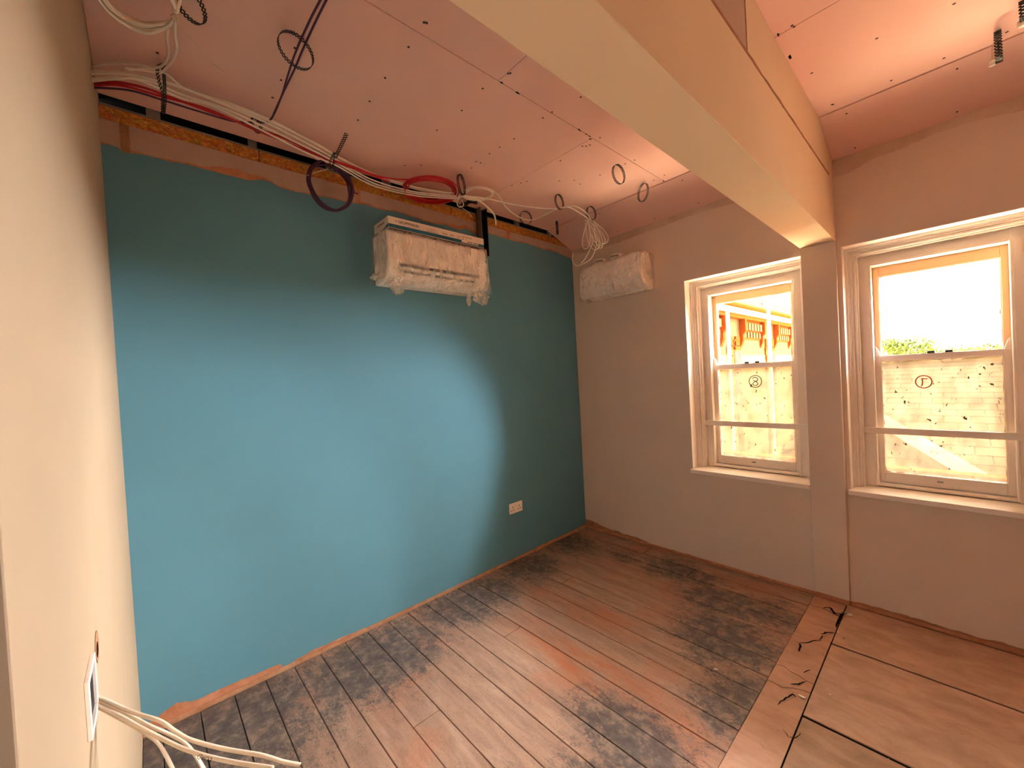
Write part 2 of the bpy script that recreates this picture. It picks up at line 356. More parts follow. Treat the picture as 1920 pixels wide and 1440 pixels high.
coat('blue_paint', M_BLUE, wall_left, .0016, lambda yy: interp(T, yy), lambda yy: interp(B, yy), .004, .005, th=.0012, seed=5)
m = MB(); m.box(.001, .009, YL, -.73, 0, .022); m.build('base_batten', M_BATTEN, wall_left, bevel=.001)
m = MB(); m.box(.001, .013, -.722, -.005, 0, .026); m.build('base_batten', M_BATTEN, wall_left, bevel=.001)
# board joints with scuffed edges in the strip above the paint
for yy in (-3.17, -2.11, -.83):
    m = MB(); m.box(0, .0018, yy-.03, yy+.002, skim_top(yy)-.01, 2.768); m.build('board_joint', M_SUB if yy < -3 else M_SKIM, wall_left)
# strand board, steel track, studs
def slope_z(yy): return HC if yy < YC else HC+(HT-HC)*(yy-YC)/(0-YC)
osb_cuts = [YL, -2.655, -1.42, -.012]
for a, b in zip(osb_cuts, osb_cuts[1:]):
    zt = lambda yy: min(2.832, slope_z(yy)-.012)
    pts = [(-.014, a+.002, 2.772), (-.014, b-.002, 2.772), (-.014, b-.002, max(2.774, zt(b)))]
    if b > -.1: pts += [(-.014, -.25, 2.832)]
    pts += [(-.014, a+.002, 2.832)]
    m = MB(); m.prism(pts, (.011, 0, 0)); m.build('strand_board', M_OSB, wall_left)
m = MB(); m.box(-.09, -.004, YL, -.29, 2.8335, 2.843); m.build('steel_track', M_GALV, wall_left)
for a, b in ((-3.105, -3.055), (-2.70, -2.662), (-2.30, -2.262), (-1.945, -1.89), (-1.50, -1.46), (-.745, -.70), (-.318, -.28)):
    m = MB(); m.box(-.03, -.006, a, b, 2.8435, 2.90); m.build('steel_stud', M_GALV, wall_left)

# ------------------------------------------------------------------ near cream wall, doorway, far walls
m = MB(); m.box(-.1, 1.957, YL-.14, YL, -.04, 3.0); wall_near = m.build('wall_back', M_CREAM, bevel=.002); tag(wall_near, kind='structure')
m = MB(); m.box(2.86, XR+.1, YL-.14, YL-.02, -.04, 3.0); m.box(1.957, 2.86, YL-.14, YL-.02, 2.05, 3.0); tag(m.build('wall_back_far', M_CREAM), kind='structure')
dr = empty('door_1', (2.0, YL-.12, 0), kind='structure')
m = MB(); m.box(1.958, 2.0, YL-.16, YL-.012, 0, 2.05); m.build('door_lining', M_BROWN, dr, bevel=.002)
m = MB(); m.box(2.82, 2.86, YL-.16, YL-.012, 0, 2.05); m.build('door_lining', M_BROWN, dr, bevel=.002)
m = MB(); m.box(2.0, 2.82, YL-.16, YL-.012, 2.01, 2.05); m.build('door_head', M_BROWN, dr, bevel=.002)
m = MB(); m.box(2.003, 2.817, YL-.135, YL-.095, .005, 2.007); m.build('door_leaf', M_TRIMW, dr, bevel=.002)
m = MB(); m.box(XR, XR+.12, YL-.14, .4, -.04, 3.0); tag(m.build('wall_right', M_CREAM), kind='structure')

# ------------------------------------------------------------------ window wall
WINS = [(1.095, 1.885), (2.062, 2.832), (3.03, 3.82)]  # third window is out of view, added to let in light
ZS, ZH = .728, 2.218
m = MB(); xs = [-.10]+[v for wn in WINS for v in wn]+[XR+.1]
for i in range(0, len(xs), 2): m.box(xs[i], xs[i+1], 0, .42, -.04, HT+.12)
for a, b in WINS: m.box(a, b, 0, .42, -.04, ZS-.03); m.box(a, b, 0, .42, ZH, HT+.12)
ww = m.build('wall_front', [M_SUB]); tag(ww, kind='structure')
pt_px = [(1076, 478), (1110, 470), (1160, 455), (1200, 440), (1260, 418), (1300, 402), (1350, 388)]
pr_px = [(1563, 333), (1592, 325), (1640, 297), (1693, 278), (1750, 252), (1800, 235), (1850, 222), (1920, 207)]
PT = [(on(1, 0, a, b).x, on(1, 0, a, b).z) for a, b in pt_px]+[(on(1, 0, a, b).x, on(1, 0, a, b).z) for a, b in pr_px]
pb_px = [(1100, 974), (1113, 977), (1133, 988), (1200, 1010), (1227, 1024), (1300, 1042), (1367, 1065), (1433, 1085), (1513, 1110), (1604, 1128), (1700, 1153), (1800, 1185), (1920, 1216)]
PB = [(on(1, 0, a, b).x, max(.012, on(1, 0, a, b).z)) for a, b in pb_px]
def wall_coat(name, mat, th, topf, botf, y0=0.0, seed=2):
    segs = []; n = 500; m = MB(); X0, X1 = 0.0, XR
    def opening(x):
        for a, b in WINS:
            if a-1e-6 <= x <= b+1e-6: return True
        return False
    xsamp = sorted(set([round(X0+(X1-X0)*i/n, 4) for i in range(n+1)]+[v for wn in WINS for v in wn]))
    for a, b in zip(xsamp, xsamp[1:]):
        mid = (a+b)/2
        za, zb = botf(a), botf(b); ta, tb = topf(a), topf(b)
        parts = [((za, zb), (ZS-.031, ZS-.031)), ((ZH, ZH), (ta, tb))] if opening(mid) else [((za, zb), (ta, tb))]
        parts = [pq for pq in parts if pq[0][0] < pq[1][0]]
        for (p0, p1), (q0, q1) in parts:
            m.add([(a, y0-th, p0), (b, y0-th, p1), (b, y0-th, q1), (a, y0-th, q0), (a, y0, p0), (b, y0, p1), (b, y0, q1), (a, y0, q0)], [(0, 1, 2, 3), (0, 4, 5, 1), (3, 2, 6, 7)])
        for xx in (a, b):
            if any(abs(xx-v) < 1e-4 for wn in WINS for v in wn) and False: pass
    return m.build(name, mat, ww)
wall_coat('bare_board', M_RAWW, .0010, lambda x: HT+.0, lambda x: 2.5)
wall_coat('wall_paint', M_WALL, .0022, lambda x: interp(PT, x)+.006*noise.noise((x*18, 1, 1))+.004*noise.noise((x*70, 1, 1)), lambda x: interp(PB, x)+.008*noise.noise((x*15, 7, 1))+.003*noise.noise((x*60, 7, 1)))
m = MB(); m.box(.02, 1.86, -.006, -.0005, 0, .018); m.box(2.045, XR, -.006, -.0005, 0, .018); m.build('base_plaster', M_SKIM, ww)

# ------------------------------------------------------------------ ceiling
cb = MB(); cb.box(-.3, XR+.1, YL-.2, .42, HC+.03, HC+.1)
ceiling = cb.build('ceiling', M_GAP); tag(ceiling, kind='structure')
def panel(x0, x1, y0, y1, g=.0018):
    m = MB(); m.box(x0+g, x1-g, y0+g, y1-g, HC, HC+.0125); m.build('plasterboard_panel', M_PINK, ceiling, bevel=.0009, seg=1)
XS = 1.145
panel(.003, XS, YL, -1.215, .0012); panel(.003, XS, -1.215, YC, .0012)
panel(XS, 1.95, YL, -1.922); panel(XS, 1.95, -1.922, YC)
panel(1.95, XR, YL, -1.178); panel(1.95, 3.2, -1.178, YC); panel(3.2, XR, -1.178, YC)
def spanel(x0, x1):
    g = .0015; dy, dz = 0-YC, HT-HC; L = math.hypot(dy, dz); ny, nz = -dz/L, dy/L
    y0, z0, y1, z1 = YC+.006, slope_z(YC+.006), -.0005, slope_z(0.0)
    m = MB(); m.prism([(x0+g, y0, z0), (x0+g, y1, z1), (x0+g, y1+ny*.0125, z1+nz*.0125), (x0+g, y0+ny*.0125, z0+nz*.0125)], (x1-x0-2*g, 0, 0))
    m.build('plasterboard_panel', M_PINK, ceiling)
spanel(-.0, 1.95); spanel(1.95, XR)
# screw heads, too small to pick apart
scr_px = [(795, 42), (800, 43), (766, 88), (722, 146), (693, 190), (671, 225), (866, 207), (819, 244), (865, 335), (789, 310), (905, 166), (893, 303), (901, 305), (884, 315), (937, 276), (918, 288), (964, 260), (1018, 221), (1035, 210), (957, 137), (953, 138), (1051, 301), (759, 310), (1106, 272), (1099, 274), (1125, 258), (1125, 328), (1088, 345), (1089, 182), (295, 99), (312, 110), (527, 150), (553, 90), (511, 183), (1049, 339), (1092, 274), (988, 340), (1077, 338), (960, 348), (977, 343), (1190, 300), (1172, 307),
          (1485, 48), (1489, 50), (1644, 72), (1789, 7), (1522, 137), (1671, 151), (1562, 196), (1770, 109), (1888, 60), (1560, 196), (1246, 328), (1226, 338)]
m = MB()
def disc(m, c, n, r, seg=8, h=.0008):
    c = Vector(c); n = Vector(n).normalized(); a = n.orthogonal().normalized(); b = n.cross(a)
    ring = [c+a*r*math.cos(2*math.pi*k/seg)+b*r*math.sin(2*math.pi*k/seg) for k in range(seg)]
    m.add([p+n*h for p in ring]+ring, [tuple(range(seg))]+[(k, (k+1) % seg, seg+(k+1) % seg, seg+k) for k in range(seg)])
for p in scr_px:
    q = on(2, HC, *p)
    if q.y < YC: disc(m, q, (0, 0, -1), .0052)
for xx in (.2, .55, .9, 1.25, 1.6, 2.15, 2.55, 2.95, 3.4): 
    for yy in (-.30, -.04): disc(m, (xx, yy, slope_z(yy)), (0, -.34, -.94), .0045)
o = m.build('screw_head', M_SCREW, ceiling); o['kind'] = 'stuff'
# torn board edges and chips along the joints
m = MB(); random.seed(11)
for (xx, yy) in ((1.147, -1.90), (1.145, -1.80), (1.146, -1.33), (1.146, -1.24), (1.13, -1.21), (1.147, -.37), (2.052, -1.18), (2.05, -1.0), (1.146, -1.27)):
    r = random.uniform(.008, .016); m.prism([(xx+random.uniform(-.4, .4)*r, yy+r*1.6*math.cos(a)*random.uniform(.6, 1), HC-.0006) if k % 2 else (xx+r*.5*math.sin(a), yy+r*math.cos(a), HC-.0006) for k, a in enumerate([i*1.05 for i in range(6)])], (0, 0, .002))
o = m.build('torn_edge', M_GAP, ceiling); o['kind'] = 'stuff'

# ------------------------------------------------------------------ beam and post
beam = empty('boxed_beam', (BX1, -1.6, BZ), 'long plastered boxed-in ceiling beam running to the pier between the two windows', 'beam')
ZJ = 2.62
m = MB(); m.box(BX1, BX2, YL, -.0025, BZ, ZJ-.004); m.build('plastered_casing', M_CASE, beam, bevel=.003)
m = MB(); m.box(BX1, BX2-.004, YL, -1.555, ZJ+.001, HC-.002); m.build('upper_board', M_RAW, beam)
m = MB(); m.box(BX1, BX2-.004, -1.54, -.003, ZJ+.001, HC-.002)
o = m.build('upper_board', M_CASE, beam)
# cut the board to follow the sloped ceiling near the wall
bm = bmesh.new(); bm.from_mesh(o.data); bmesh.ops.bisect_plane(bm, geom=bm.verts[:]+bm.edges[:]+bm.faces[:], plane_co=(0-beam.location.x*0, YC, HC-.002), plane_no=(0, (HC-HT), -YC), clear_outer=True)
bmesh.ops.holes_fill(bm, edges=bm.edges[:]); bm.to_mesh(o.data); bm.free()
m = MB(); m.box(BX1+.01, BX2-.008, -1.556, -1.539, ZJ, HC-.004); m.build('open_joint', M_SUB, beam)
m = MB(); n = 120
for i in range(n):                                       # ragged plaster edge over the casing joint
    a = YL+.2+(-.15-YL-.2)*i/n; b = YL+.2+(-.15-YL-.2)*(i+1)/n
    f = lambda t: ZJ+.001+.006*noise.noise((t*9, 2, 2))+.004*abs(noise.noise((t*45, 2, 2)))+.004
    g = lambda t: ZJ-.006-.007*abs(noise.noise((t*20, 5, 2)))
    m.add([(BX2+.0008, a, g(a)), (BX2+.0008, b, g(b)), (BX2+.0008, b, f(b)), (BX2+.0008, a, f(a)), (BX2-.004, a, g(a)), (BX2-.004, b, g(b)), (BX2-.004, b, f(b)), (BX2-.004, a, f(a))], [(0, 1, 2, 3), (0, 4, 5, 1), (3, 2, 6, 7)])
m.build('ragged_plaster', M_SUB, beam)
m = MB(); m.box(BX1+.004, BX2, -.035, -.0024, .035, BZ-.0015)
post = m.build('boxed_post', M_WALL, bevel=.004); rebase(post, (1.95, -.02, 0)); tag(post, 'narrow painted boxed post between the two sash windows under the beam', 'post')
m = MB(); m.box(BX1+.008, BX2-.003, -.031, -.0024, .0045, .036); o = m.build('bare_foot', M_SKIM); o.parent = post; o.location = -post.location

# ------------------------------------------------------------------ windows
def ring_frame(m, x0, x1, z0, z1, wl, wr, wt, wb, ya, yb):   # rectangular frame, mitred look, four members
    if wl: m.box(x0, x0+wl, ya, yb, z0, z1)
    if wr: m.box(x1-wr, x1, ya, yb, z0, z1)
    if wt: m.box(x0+wl, x1-wr, ya, yb, z1-wt, z1)
    if wb: m.box(x0+wl, x1-wr, ya, yb, z0, z0+wb)
def digits(m, which, c, s, y):
    # hand-drawn number in a ring, as written on the outside of the pane
    th = .0030
    def st(pts, cl=False): m.tube([(c[0]+a*s, y, c[1]+b*s) for a, b in pts], th, 6, close=cl)
    st([(1.0*math.cos(a), 1.08*math.sin(a)) for a in [i*math.pi/12 for i in range(24)]], True)
    if which == 8:
        th = .0030; st(spline([(-.45, .5), (-.1, .74), (.38, .5), (.25, .12), (-.22, -.15), (-.42, -.45), (-.05, -.76), (.38, -.5), (.22, -.12), (-.12, .12), (-.4, .2)], 4))
    else: st([(.45, .52), (-.05, .55), (-.28, .5)]); st(spline([(-.2, .5), (-.14, 0), (-.2, -.65)], 4))
for i, (x0, x1) in enumerate(WINS):
    wn = empty('window_%d' % (i+1), ((x0+x1)/2, .1, ZS), kind='structure')
    gx0, gx1 = x0+.145, x1-.145; gt, gb = 2.029, .815
    m = MB(); ring_frame(m, x0, x1, ZS, ZH, .004, .004, .004, 0, -.002, .10); m.build('reveal', M_TRIMW, wn)
    m = MB()                                               # stepped architrave
    for k, (d0, d1, ya) in enumerate(((.004, .016, .085), (.016, .024, .096), (.024, .036, .104), (.036, .041, .112), (.041, .050, .106), (.050, .058, .122))):
        ring_frame(m, x0+d0, x1-d0, ZS, ZH-d0, d1-d0, d1-d0, d1-d0, 0, ya, .17)
    m.build('architrave', M_TRIMW, wn, bevel=.0015)
    m = MB(); ring_frame(m, x0+.058, x1-.058, ZS, ZH-.058, .052, .052, .062, 0, .165, .20); m.build('box_lining', M_TRIMW, wn, bevel=.001)
    m = MB(); ring_frame(m, x0+.104, x1-.104, ZS+.006, ZH-.112, .012, .012, .012, .014, .155, .215); m.build('staff_bead', M_TRIMW, wn, bevel=.004)
    m = MB(); ring_frame(m, x0+.108, x1-.108, ZS, ZH-.118, .006, .006, .006, .02, .2, .33); m.build('outer_lining', M_TRIMW, wn)
    zr0, zr1 = 1.498, 1.540
    ls = MB(); ring_frame(ls, x0+.114, x1-.114, ZS+.022, zr1, gx0-x0-.114, x1-.114-gx1, .036, gb-ZS-.022, .205, .238)
    lo = ls.build('lower_sash', M_TRIMW, wn, bevel=.003)
    m = MB(); ring_frame(m, gx0-.006, gx1+.006, gb-.006, zr0+.012, .008, .008, .008, .008, .200, .212); m.build('glazing_bead', M_TRIMW, lo, bevel=.002)
    us = MB(); ring_frame(us, x0+.114, x1-.114, 1.500, ZH-.124, gx0-x0-.114, x1-.114-gx1, ZH-.124-gt, .036, .246, .28)
    uo = us.build('upper_sash', M_SASHO, wn, bevel=.003)
    m = MB(); ring_frame(m, gx0-.006, gx1+.006, 1.53, gt+.006, .008, .008, .008, .006, .243, .252); m.build('glazing_bead', M_TRIMW, uo, bevel=.002)
    if i < 2:
        for sx, s in ((gx0-.004, 1), (gx1+.004, -1)):       # curved sash horns
            m = MB(); pts = [(sx, .207, 1.54), (sx+s*-.022, .207, 1.54), (sx+s*-.022, .207, 1.60), (sx-s*.012, .207, 1.585), (sx-s*.006, .207, 1.565)]
            m.prism(pts, (0, .028, 0)); m.build('sash_horn', M_TRIMW, lo, bevel=.002)
        m = MB()
        for sx in (gx0+.20, gx0+.27): m.box(sx, sx+.03, .200, .235, 1.540, 1.552)
        m.build('sash_fastener', M_BLACK, lo, bevel=.001)
        m = MB(); m.box(gx0+.22, gx0+.245, .196, .206, .783, .790); m.build('sash_lift', M_GALV, lo)
        # ragged putty round the panes
        for (par, a, b, yy) in ((lo, gb, zr0+.006, .2135), (uo, 1.536, gt, .2535)):
            m = MB(); rnd = random.Random(i*9+int(a*10))
            def edge(p, q, inward):
                p = Vector(p); q = Vector(q); L = (q-p).length; n = int(L/.012)
                for k in range(n):
                    s0 = p+(q-p)*(k/n); s1 = p+(q-p)*((k+1)/n)
                    h0 = .002+.006*max(0, noise.noise((s0*30)+Vector((i, 0, 0)))); h1 = .002+.006*max(0, noise.noise((s1*30)+Vector((i, 0, 0))))
                    m.add([s0, s1, s1+inward*h1, s0+inward*h0], [(0, 1, 2, 3)])
            edge((gx0, yy, a), (gx0, yy, b), Vector((1, 0, 0))); edge((gx1, yy, a), (gx1, yy, b), Vector((-1, 0, 0)))
            edge((gx0, yy, a), (gx1, yy, a), Vector((0, 0, 1))); edge((gx0, yy, b), (gx1, yy, b), Vector((0, 0, -1)))
            o = m.build('putty', M_PUTTY, par); o['kind'] = 'stuff'
        m = MB(); m.box(x0+.052, x1-.052, .132, .154, 1.062, 1.100); m.build('guard_bar', M_TRIMW, wn, bevel=.002)
    m = MB(); m.box(gx0-.004, gx1+.004, .220, .223, gb-.004, zr0+.008); m.build('lower_pane', M_HAZE, lo)
    m = MB(); m.box(gx0-.004, gx1+.004, .262, .265, 1.534, gt+.004); m.build('upper_pane', M_GLASS, uo)
    if i < 2:
        m = MB(); digits(m, 8 if i == 0 else 7, (gx0+(.262 if i == 0 else .180), 1.40 if i == 0 else 1.372), .042 if i == 0 else .034, .2185)
        m.build('pane_number', M_OLIVE if i == 0 else M_RED, lo)
    m = MB(); m.box(x0-.008, x1+.008 if i != 0 else BX1+.003, -.03, .001, ZS-.03, ZS); m.box(x0+.001, x1-.001, .001, .21, ZS-.03, ZS); m.build('window_sill', M_TRIMW, wn, bevel=.003)
    m = MB(); m.box(x0, x1, .21, .46, ZS-.04, ZS+.018); m.build('outer_sill', M_SASHO, wn)

# ------------------------------------------------------------------ outside
M_GROUND = plain('sunlit paving', '#a09078', .9, .1, .1, 2)
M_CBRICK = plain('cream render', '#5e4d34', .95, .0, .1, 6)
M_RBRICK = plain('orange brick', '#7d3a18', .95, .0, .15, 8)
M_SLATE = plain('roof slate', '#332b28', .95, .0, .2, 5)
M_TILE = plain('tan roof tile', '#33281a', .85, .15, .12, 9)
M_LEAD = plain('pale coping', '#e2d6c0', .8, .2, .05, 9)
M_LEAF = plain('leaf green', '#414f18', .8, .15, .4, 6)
M_BARK = plain('bark', '#4e3b2a', .9, .1, .2, 10)
m = MB(); m.box(-60, 60, .5, 120, -3.7, -3.5); tag(m.build('ground', M_GROUND), kind='structure')
bd = empty('building', (-3, 10, -3.5), 'orange brick wing with bracketed eaves and slate roof seen through the left window', 'building')
WX = -1.0
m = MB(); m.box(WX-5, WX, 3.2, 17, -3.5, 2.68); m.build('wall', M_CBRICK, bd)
m = MB(); m.box(WX-.05, WX+.12, 3, 17, 2.66, 2.76); m.build('brick_band', M_RBRICK, bd)
m = MB(); m.box(WX-.05, WX+.20, 3, 17, 2.76, 2.90); m.build('fascia', M_LEAD, bd, bevel=.02)
m = MB(); m.tube([(WX+.26, 3, 2.92), (WX+.26, 17, 2.92)], .07, 8); m.build('gutter', M_RBRICK, bd)
rows = 14
for r in range(rows):
    m = MB(); a = r/rows; x_a = WX+.22-3.2*a; z_a = 2.98+2.0*a
    nn = 46
    for k in range(nn):
        y0 = 3+14*k/nn+(.15 if r % 2 else 0); m.prism([(x_a, y0+.008, z_a), (x_a, y0+14/nn-.008, z_a), (x_a-.30, y0+14/nn-.008, z_a+.165), (x_a-.30, y0+.008, z_a+.165)], (0, 0, .03))
    o = m.build('slate_course', M_SLATE, bd); o['kind'] = 'stuff'
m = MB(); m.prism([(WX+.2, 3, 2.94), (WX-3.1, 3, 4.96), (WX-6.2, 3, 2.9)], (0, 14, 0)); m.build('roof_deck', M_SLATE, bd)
bays = [4.9, 7.75, 10.6, 13.45]
for yb in bays:
    for dy in (0, 1.55):                                   # stepped brick brackets
        m = MB(); m.prism([(WX, yb+dy, 2.66), (WX+.14, yb+dy, 2.66), (WX+.14, yb+dy, 2.36), (WX+.08, yb+dy, 2.28), (WX+.08, yb+dy, 2.14), (WX+.03, yb+dy, 2.02), (WX, yb+dy, 1.96)], (0, .13, 0)); m.build('bracket', M_RBRICK, bd)
    for k in range(6):
        m = MB(); a = yb+.17+k*.225; m.box(WX, WX+.10, a, a+.14, 2.40, 2.58); m.build('dentil', M_CBRICK, bd)
        m = MB(); m.box(WX, WX+.06, a+.03, a+.15, 2.22, 2.36); m.build('dentil', M_CBRICK, bd)
    m = MB(); m.box(WX, WX+.03, yb+.13, yb+1.55, 2.18, 2.66); m.build('brick_panel', M_RBRICK, bd)
    for dy, ww_ in ((-.42, .32), (1.95, .32)):
        for k in range(16):
            m = MB(); m.box(WX, WX+.035, yb+dy+(.0 if k % 2 else .05), yb+dy+ww_, 2.25-.24*(k+1), 2.25-.24*k-.02); m.build('quoin_block', M_RBRICK, bd)
    m = MB(); m.box(WX-.01, WX+.03, yb+2.28, yb+2.78, .4, 1.9); m.tube([(WX+.01, yb+2.53+.25*math.cos(a), 1.9+.25*math.sin(a)) for a in [k*math.pi/8 for k in range(9)]], .03, 6); o = m.build('window', M_RBRICK, bd)
    m = MB(); m.box(WX+.031, WX+.04, yb+2.33, yb+2.73, .45, 1.88); m.build('pane', M_SLATE, o)
m = MB(); q = on(0, WX+.3, 1371, 640); m.tube([(WX+.3, q.y-.15, -3.5), (WX+.3, q.y-.15, 2.74)], .04, 8); m.build('downpipe', M_LEAD, bd)
q = on(1, 3.2, 1443, 640)
m = MB(); m.tube([(q.x, 3.2, -3.5), (q.x, 3.2, 3.9)], .022, 10); m.box(q.x-.05, q.x+.05, 3.15, 3.25, -3.5, -3.49)
pole = m.build('scaffold_pole', M_LEAD, smooth=False); rebase(pole, (q.x, 3.2, -3.5)); tag(pole, 'upright pale scaffold pole outside the left window', 'pole')
# lower tiled roof just outside the right window
lr = empty('lean_to_roof', (3, 4, -3.5), 'low tan tiled roof spread below the right-hand window', 'roof')
m = MB(); m.box(.9, 9, 2.35, 7.4, -3.5, -.1); m.build('wall', M_CBRICK, lr)
Ys, Yt, Zs, Zt = 2.25, 7.4, -.15, 1.30; nr = 22
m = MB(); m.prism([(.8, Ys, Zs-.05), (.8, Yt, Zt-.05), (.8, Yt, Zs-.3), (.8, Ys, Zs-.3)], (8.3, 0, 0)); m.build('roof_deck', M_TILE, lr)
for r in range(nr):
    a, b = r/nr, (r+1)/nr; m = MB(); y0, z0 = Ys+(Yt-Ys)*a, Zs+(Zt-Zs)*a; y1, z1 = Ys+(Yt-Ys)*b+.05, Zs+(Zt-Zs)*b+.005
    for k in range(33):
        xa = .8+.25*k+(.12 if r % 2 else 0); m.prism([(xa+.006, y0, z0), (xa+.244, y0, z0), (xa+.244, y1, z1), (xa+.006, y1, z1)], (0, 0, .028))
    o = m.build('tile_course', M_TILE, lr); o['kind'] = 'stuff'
m = MB(); m.tube([(.8, Yt, Zt+.03), (9.1, Yt, Zt+.03)], .09, 8); m.build('ridge', M_TILE, lr)
M_STREAK = plain('weathered coping', '#857a66', .95, .0, .1, 9)
for xa in (2.25, 3.0):
    m = MB(); m.prism([(xa, 2.3, -.05), (xa+.22, 2.3, -.05), (xa-1.15, 4.6, .62), (xa-1.42, 4.6, .62)], (0, 0, .09)); m.build('pale_coping', M_STREAK, lr)  # raised pale bars drawn as sun streaks across the tiles
m = MB(); m.box(-.95, 2.75, .42, 2.04, .02, .10); te = m.build('flat_lead_roof', M_LEAD); rebase(te, (1, .8, .02)); tag(te, 'pale flat lead roof directly outside below the window sills', 'roof')  # unseen pale deck, added to throw sunlight up into the room
pw = MB(); pw.box(-.6, 9, 2.05, 2.18, -3.5, .47); o = pw.build('parapet_wall', M_RBRICK, bevel=.01); rebase(o, (3, 2.1, -3.5)); tag(o, 'low orange parapet wall below the right-hand window outside', 'wall')
# trees over the roofs
def tree(c, rx, rz, label, seed, n=1500):
    rnd = random.Random(seed); t = empty('tree', (c[0], c[1], -3.5), label, 'tree', None)
    m = MB(); m.tube([(c[0], c[1], -3.5), (c[0]+.1, c[1], c[2])], rx*.07, 8); m.build('trunk', M_BARK, t)
    m = MB()
    puffs = [(rnd.uniform(-.6, .6)*rx, rnd.uniform(-.5, .5)*rx, rnd.uniform(-.5, .45)*rz, rnd.uniform(.35, .6)) for _ in range(16)]+[(0, 0, 0, .75)]
    for k in range(n):
        p = rnd.choice(puffs); d = Vector((rnd.gauss(0, 1), rnd.gauss(0, 1), rnd.gauss(0, 1))).normalized()*rnd.uniform(.75, 1)
        o_ = Vector((c[0]+p[0]+d.x*p[3]*rx, c[1]+p[1]+d.y*p[3]*rx, c[2]+p[2]+d.z*p[3]*rz)); a = d.orthogonal().normalized(); b = d.cross(a); s = rx*rnd.uniform(.05, .085)
        a = (a*math.cos(k)+b*math.sin(k)+d*rnd.uniform(-.6, .6)).normalized(); b = d.cross(a)
        m.add([o_-a*s, o_-b*s*.5, o_+a*s, o_+b*s*.5], [(0, 1, 2, 3)])
    f = m.build('foliage', M_LEAF, t); f['kind'] = 'stuff'
tree((.95, 30, 1.85), 1.5, 1.15, 'rounded green tree rising above the meeting rail of the right window', 1, 2600)
tree((3.1, 34, 1.55), 2.0, .62, 'low green tree right of the rounded tree, beyond the tiled roof', 2)
tree((7.6, 38, 1.6), 2.4, .62, 'low green tree at the far right of the view outside', 4)
tree((-1.7, 34, 1.0), 1.3, .8, 'low green tree at the left edge of the view from the right window', 6)

# ------------------------------------------------------------------ fixing band hoops
def band(name, path, wdir, width=.017, label='', cat='cable strap', close=True, link_len=.0115, th=.0010):
    path = [Vector(p) for p in path]; P_ = path+[path[0]] if close else path
    L = [0]
    for a, b in zip(P_, P_[1:]): L.append(L[-1]+(b-a).length)
    n = max(4, int(L[-1]/link_len)); dl = L[-1]/n
    def at(s):
        s = max(0, min(L[-1]-1e-6, s))
        for k in range(len(L)-1):
            if L[k+1] >= s: t = (s-L[k])/(L[k+1]-L[k]+1e-12); return P_[k].lerp(P_[k+1], t), (P_[k+1]-P_[k]).normalized()
    wv = [Vector(w).normalized() for w in wdir] if isinstance(wdir, list) else [Vector(wdir).normalized()]*2
    m = MB(); S = 8
    for i in range(n):
        c = (i+.5)*dl; ins = []; out = []
        for k in range(S):
            a = 2*math.pi*(k+.5)/S
            u, v = math.cos(a), math.sin(a)
            q = .5/max(abs(u), abs(v)) if True else 1
            for lst, su, sv in ((out, dl*q*u*1.0, width*q*v*(1-.22*(abs(u) > abs(v)))), (ins, dl*.28*u, width*.27*v)):
                p, t = at(c+su); f = (c+su)/L[-1]; W = wv[0].lerp(wv[1], f); W = (W-t*W.dot(t)).normalized(); N = t.cross(W)
                lst.append((p+W*sv, N))
        k0 = len(m.v)
        for lst in (out, ins):
            for p, N in lst: m.v.append(tuple(p+N*th))
        for lst in (out, ins):
            for p, N in lst: m.v.append(tuple(p-N*th))
        for k in range(S):
            j = (k+1) % S
            m.face([k0+k, k0+j, k0+S+j, k0+S+k]); m.face([k0+2*S+k, k0+3*S+k, k0+3*S+j, k0+2*S+j])
            m.face([k0+k, k0+2*S+k, k0+2*S+j, k0+j]); m.face([k0+S+k, k0+S+j, k0+3*S+j, k0+3*S+k])
    o = m.build(name, M_BLACK); tag(o, label, cat, 'black perforated cable hoops under the ceiling'); return o
def hoop(px, D, phi, label, drop=0.0, ztop=None, w=.017, rx=1.0):
    q = on(2, HC, *px) if ztop is None else on(2, ztop, *px)
    if q.y > YC and ztop is None: q.z = slope_z(q.y)
    v = (q-CAM); v.z = 0; v.normalize(); n = Matrix.Rotation(phi, 3, 'Z') @ v; h = Vector((-n.y, n.x, 0))
    c = q+Vector((0, 0, -D/2-.0015-drop)); pts = [c+h*(D/2*rx*math.cos(a))+Vector((0, 0, D/2*math.sin(a))) for a in [2*math.pi*k/28+math.pi/2 for k in range(28)]]
    o = band('cable_hoop', pts, n, w, label); rebase(o, q); return o, q
R = math.radians
hoop((553, 63), .125, R(22), 'black perforated hoop on the ceiling carrying two purple wires')
hoop((864, 328), .125, R(70), 'black perforated hoop beside the red coil gathering the white cables')
hoop((1048, 365), .106, R(58), 'black perforated hoop holding two white cables right of the wall unit')
hoop((1108, 387), .106, R(50), 'black perforated hoop holding the small white hanging coil near the corner')
hoop((1159, 309), .121, R(54), 'empty black hoop on the ceiling, farther from the window fold')
hoop((1205, 345), .121, R(-56), 'empty black hoop hanging right at the ceiling fold line')
hoop((985, 396), .106, R(30), 'thin black hoop low beside the dark slot above the blue wall')
hoop((1044, 415), .11, R(86), 'black hoop seen edge-on near the end of the dark slot')
hoop((1871, 60), .121, R(88), 'black hoop seen edge-on above the right-hand window, white plug beneath', w=.02)
hoop((1918, 2), .07, R(88), 'black hoop cut by the right edge of the frame', w=.02)
hoop((352, -28), .11, R(40), 'black hoop at the top edge beside the big white coil')
hoop((480, 222), .066, R(55), 'small black hoop carrying the red cables left of the purple coil')
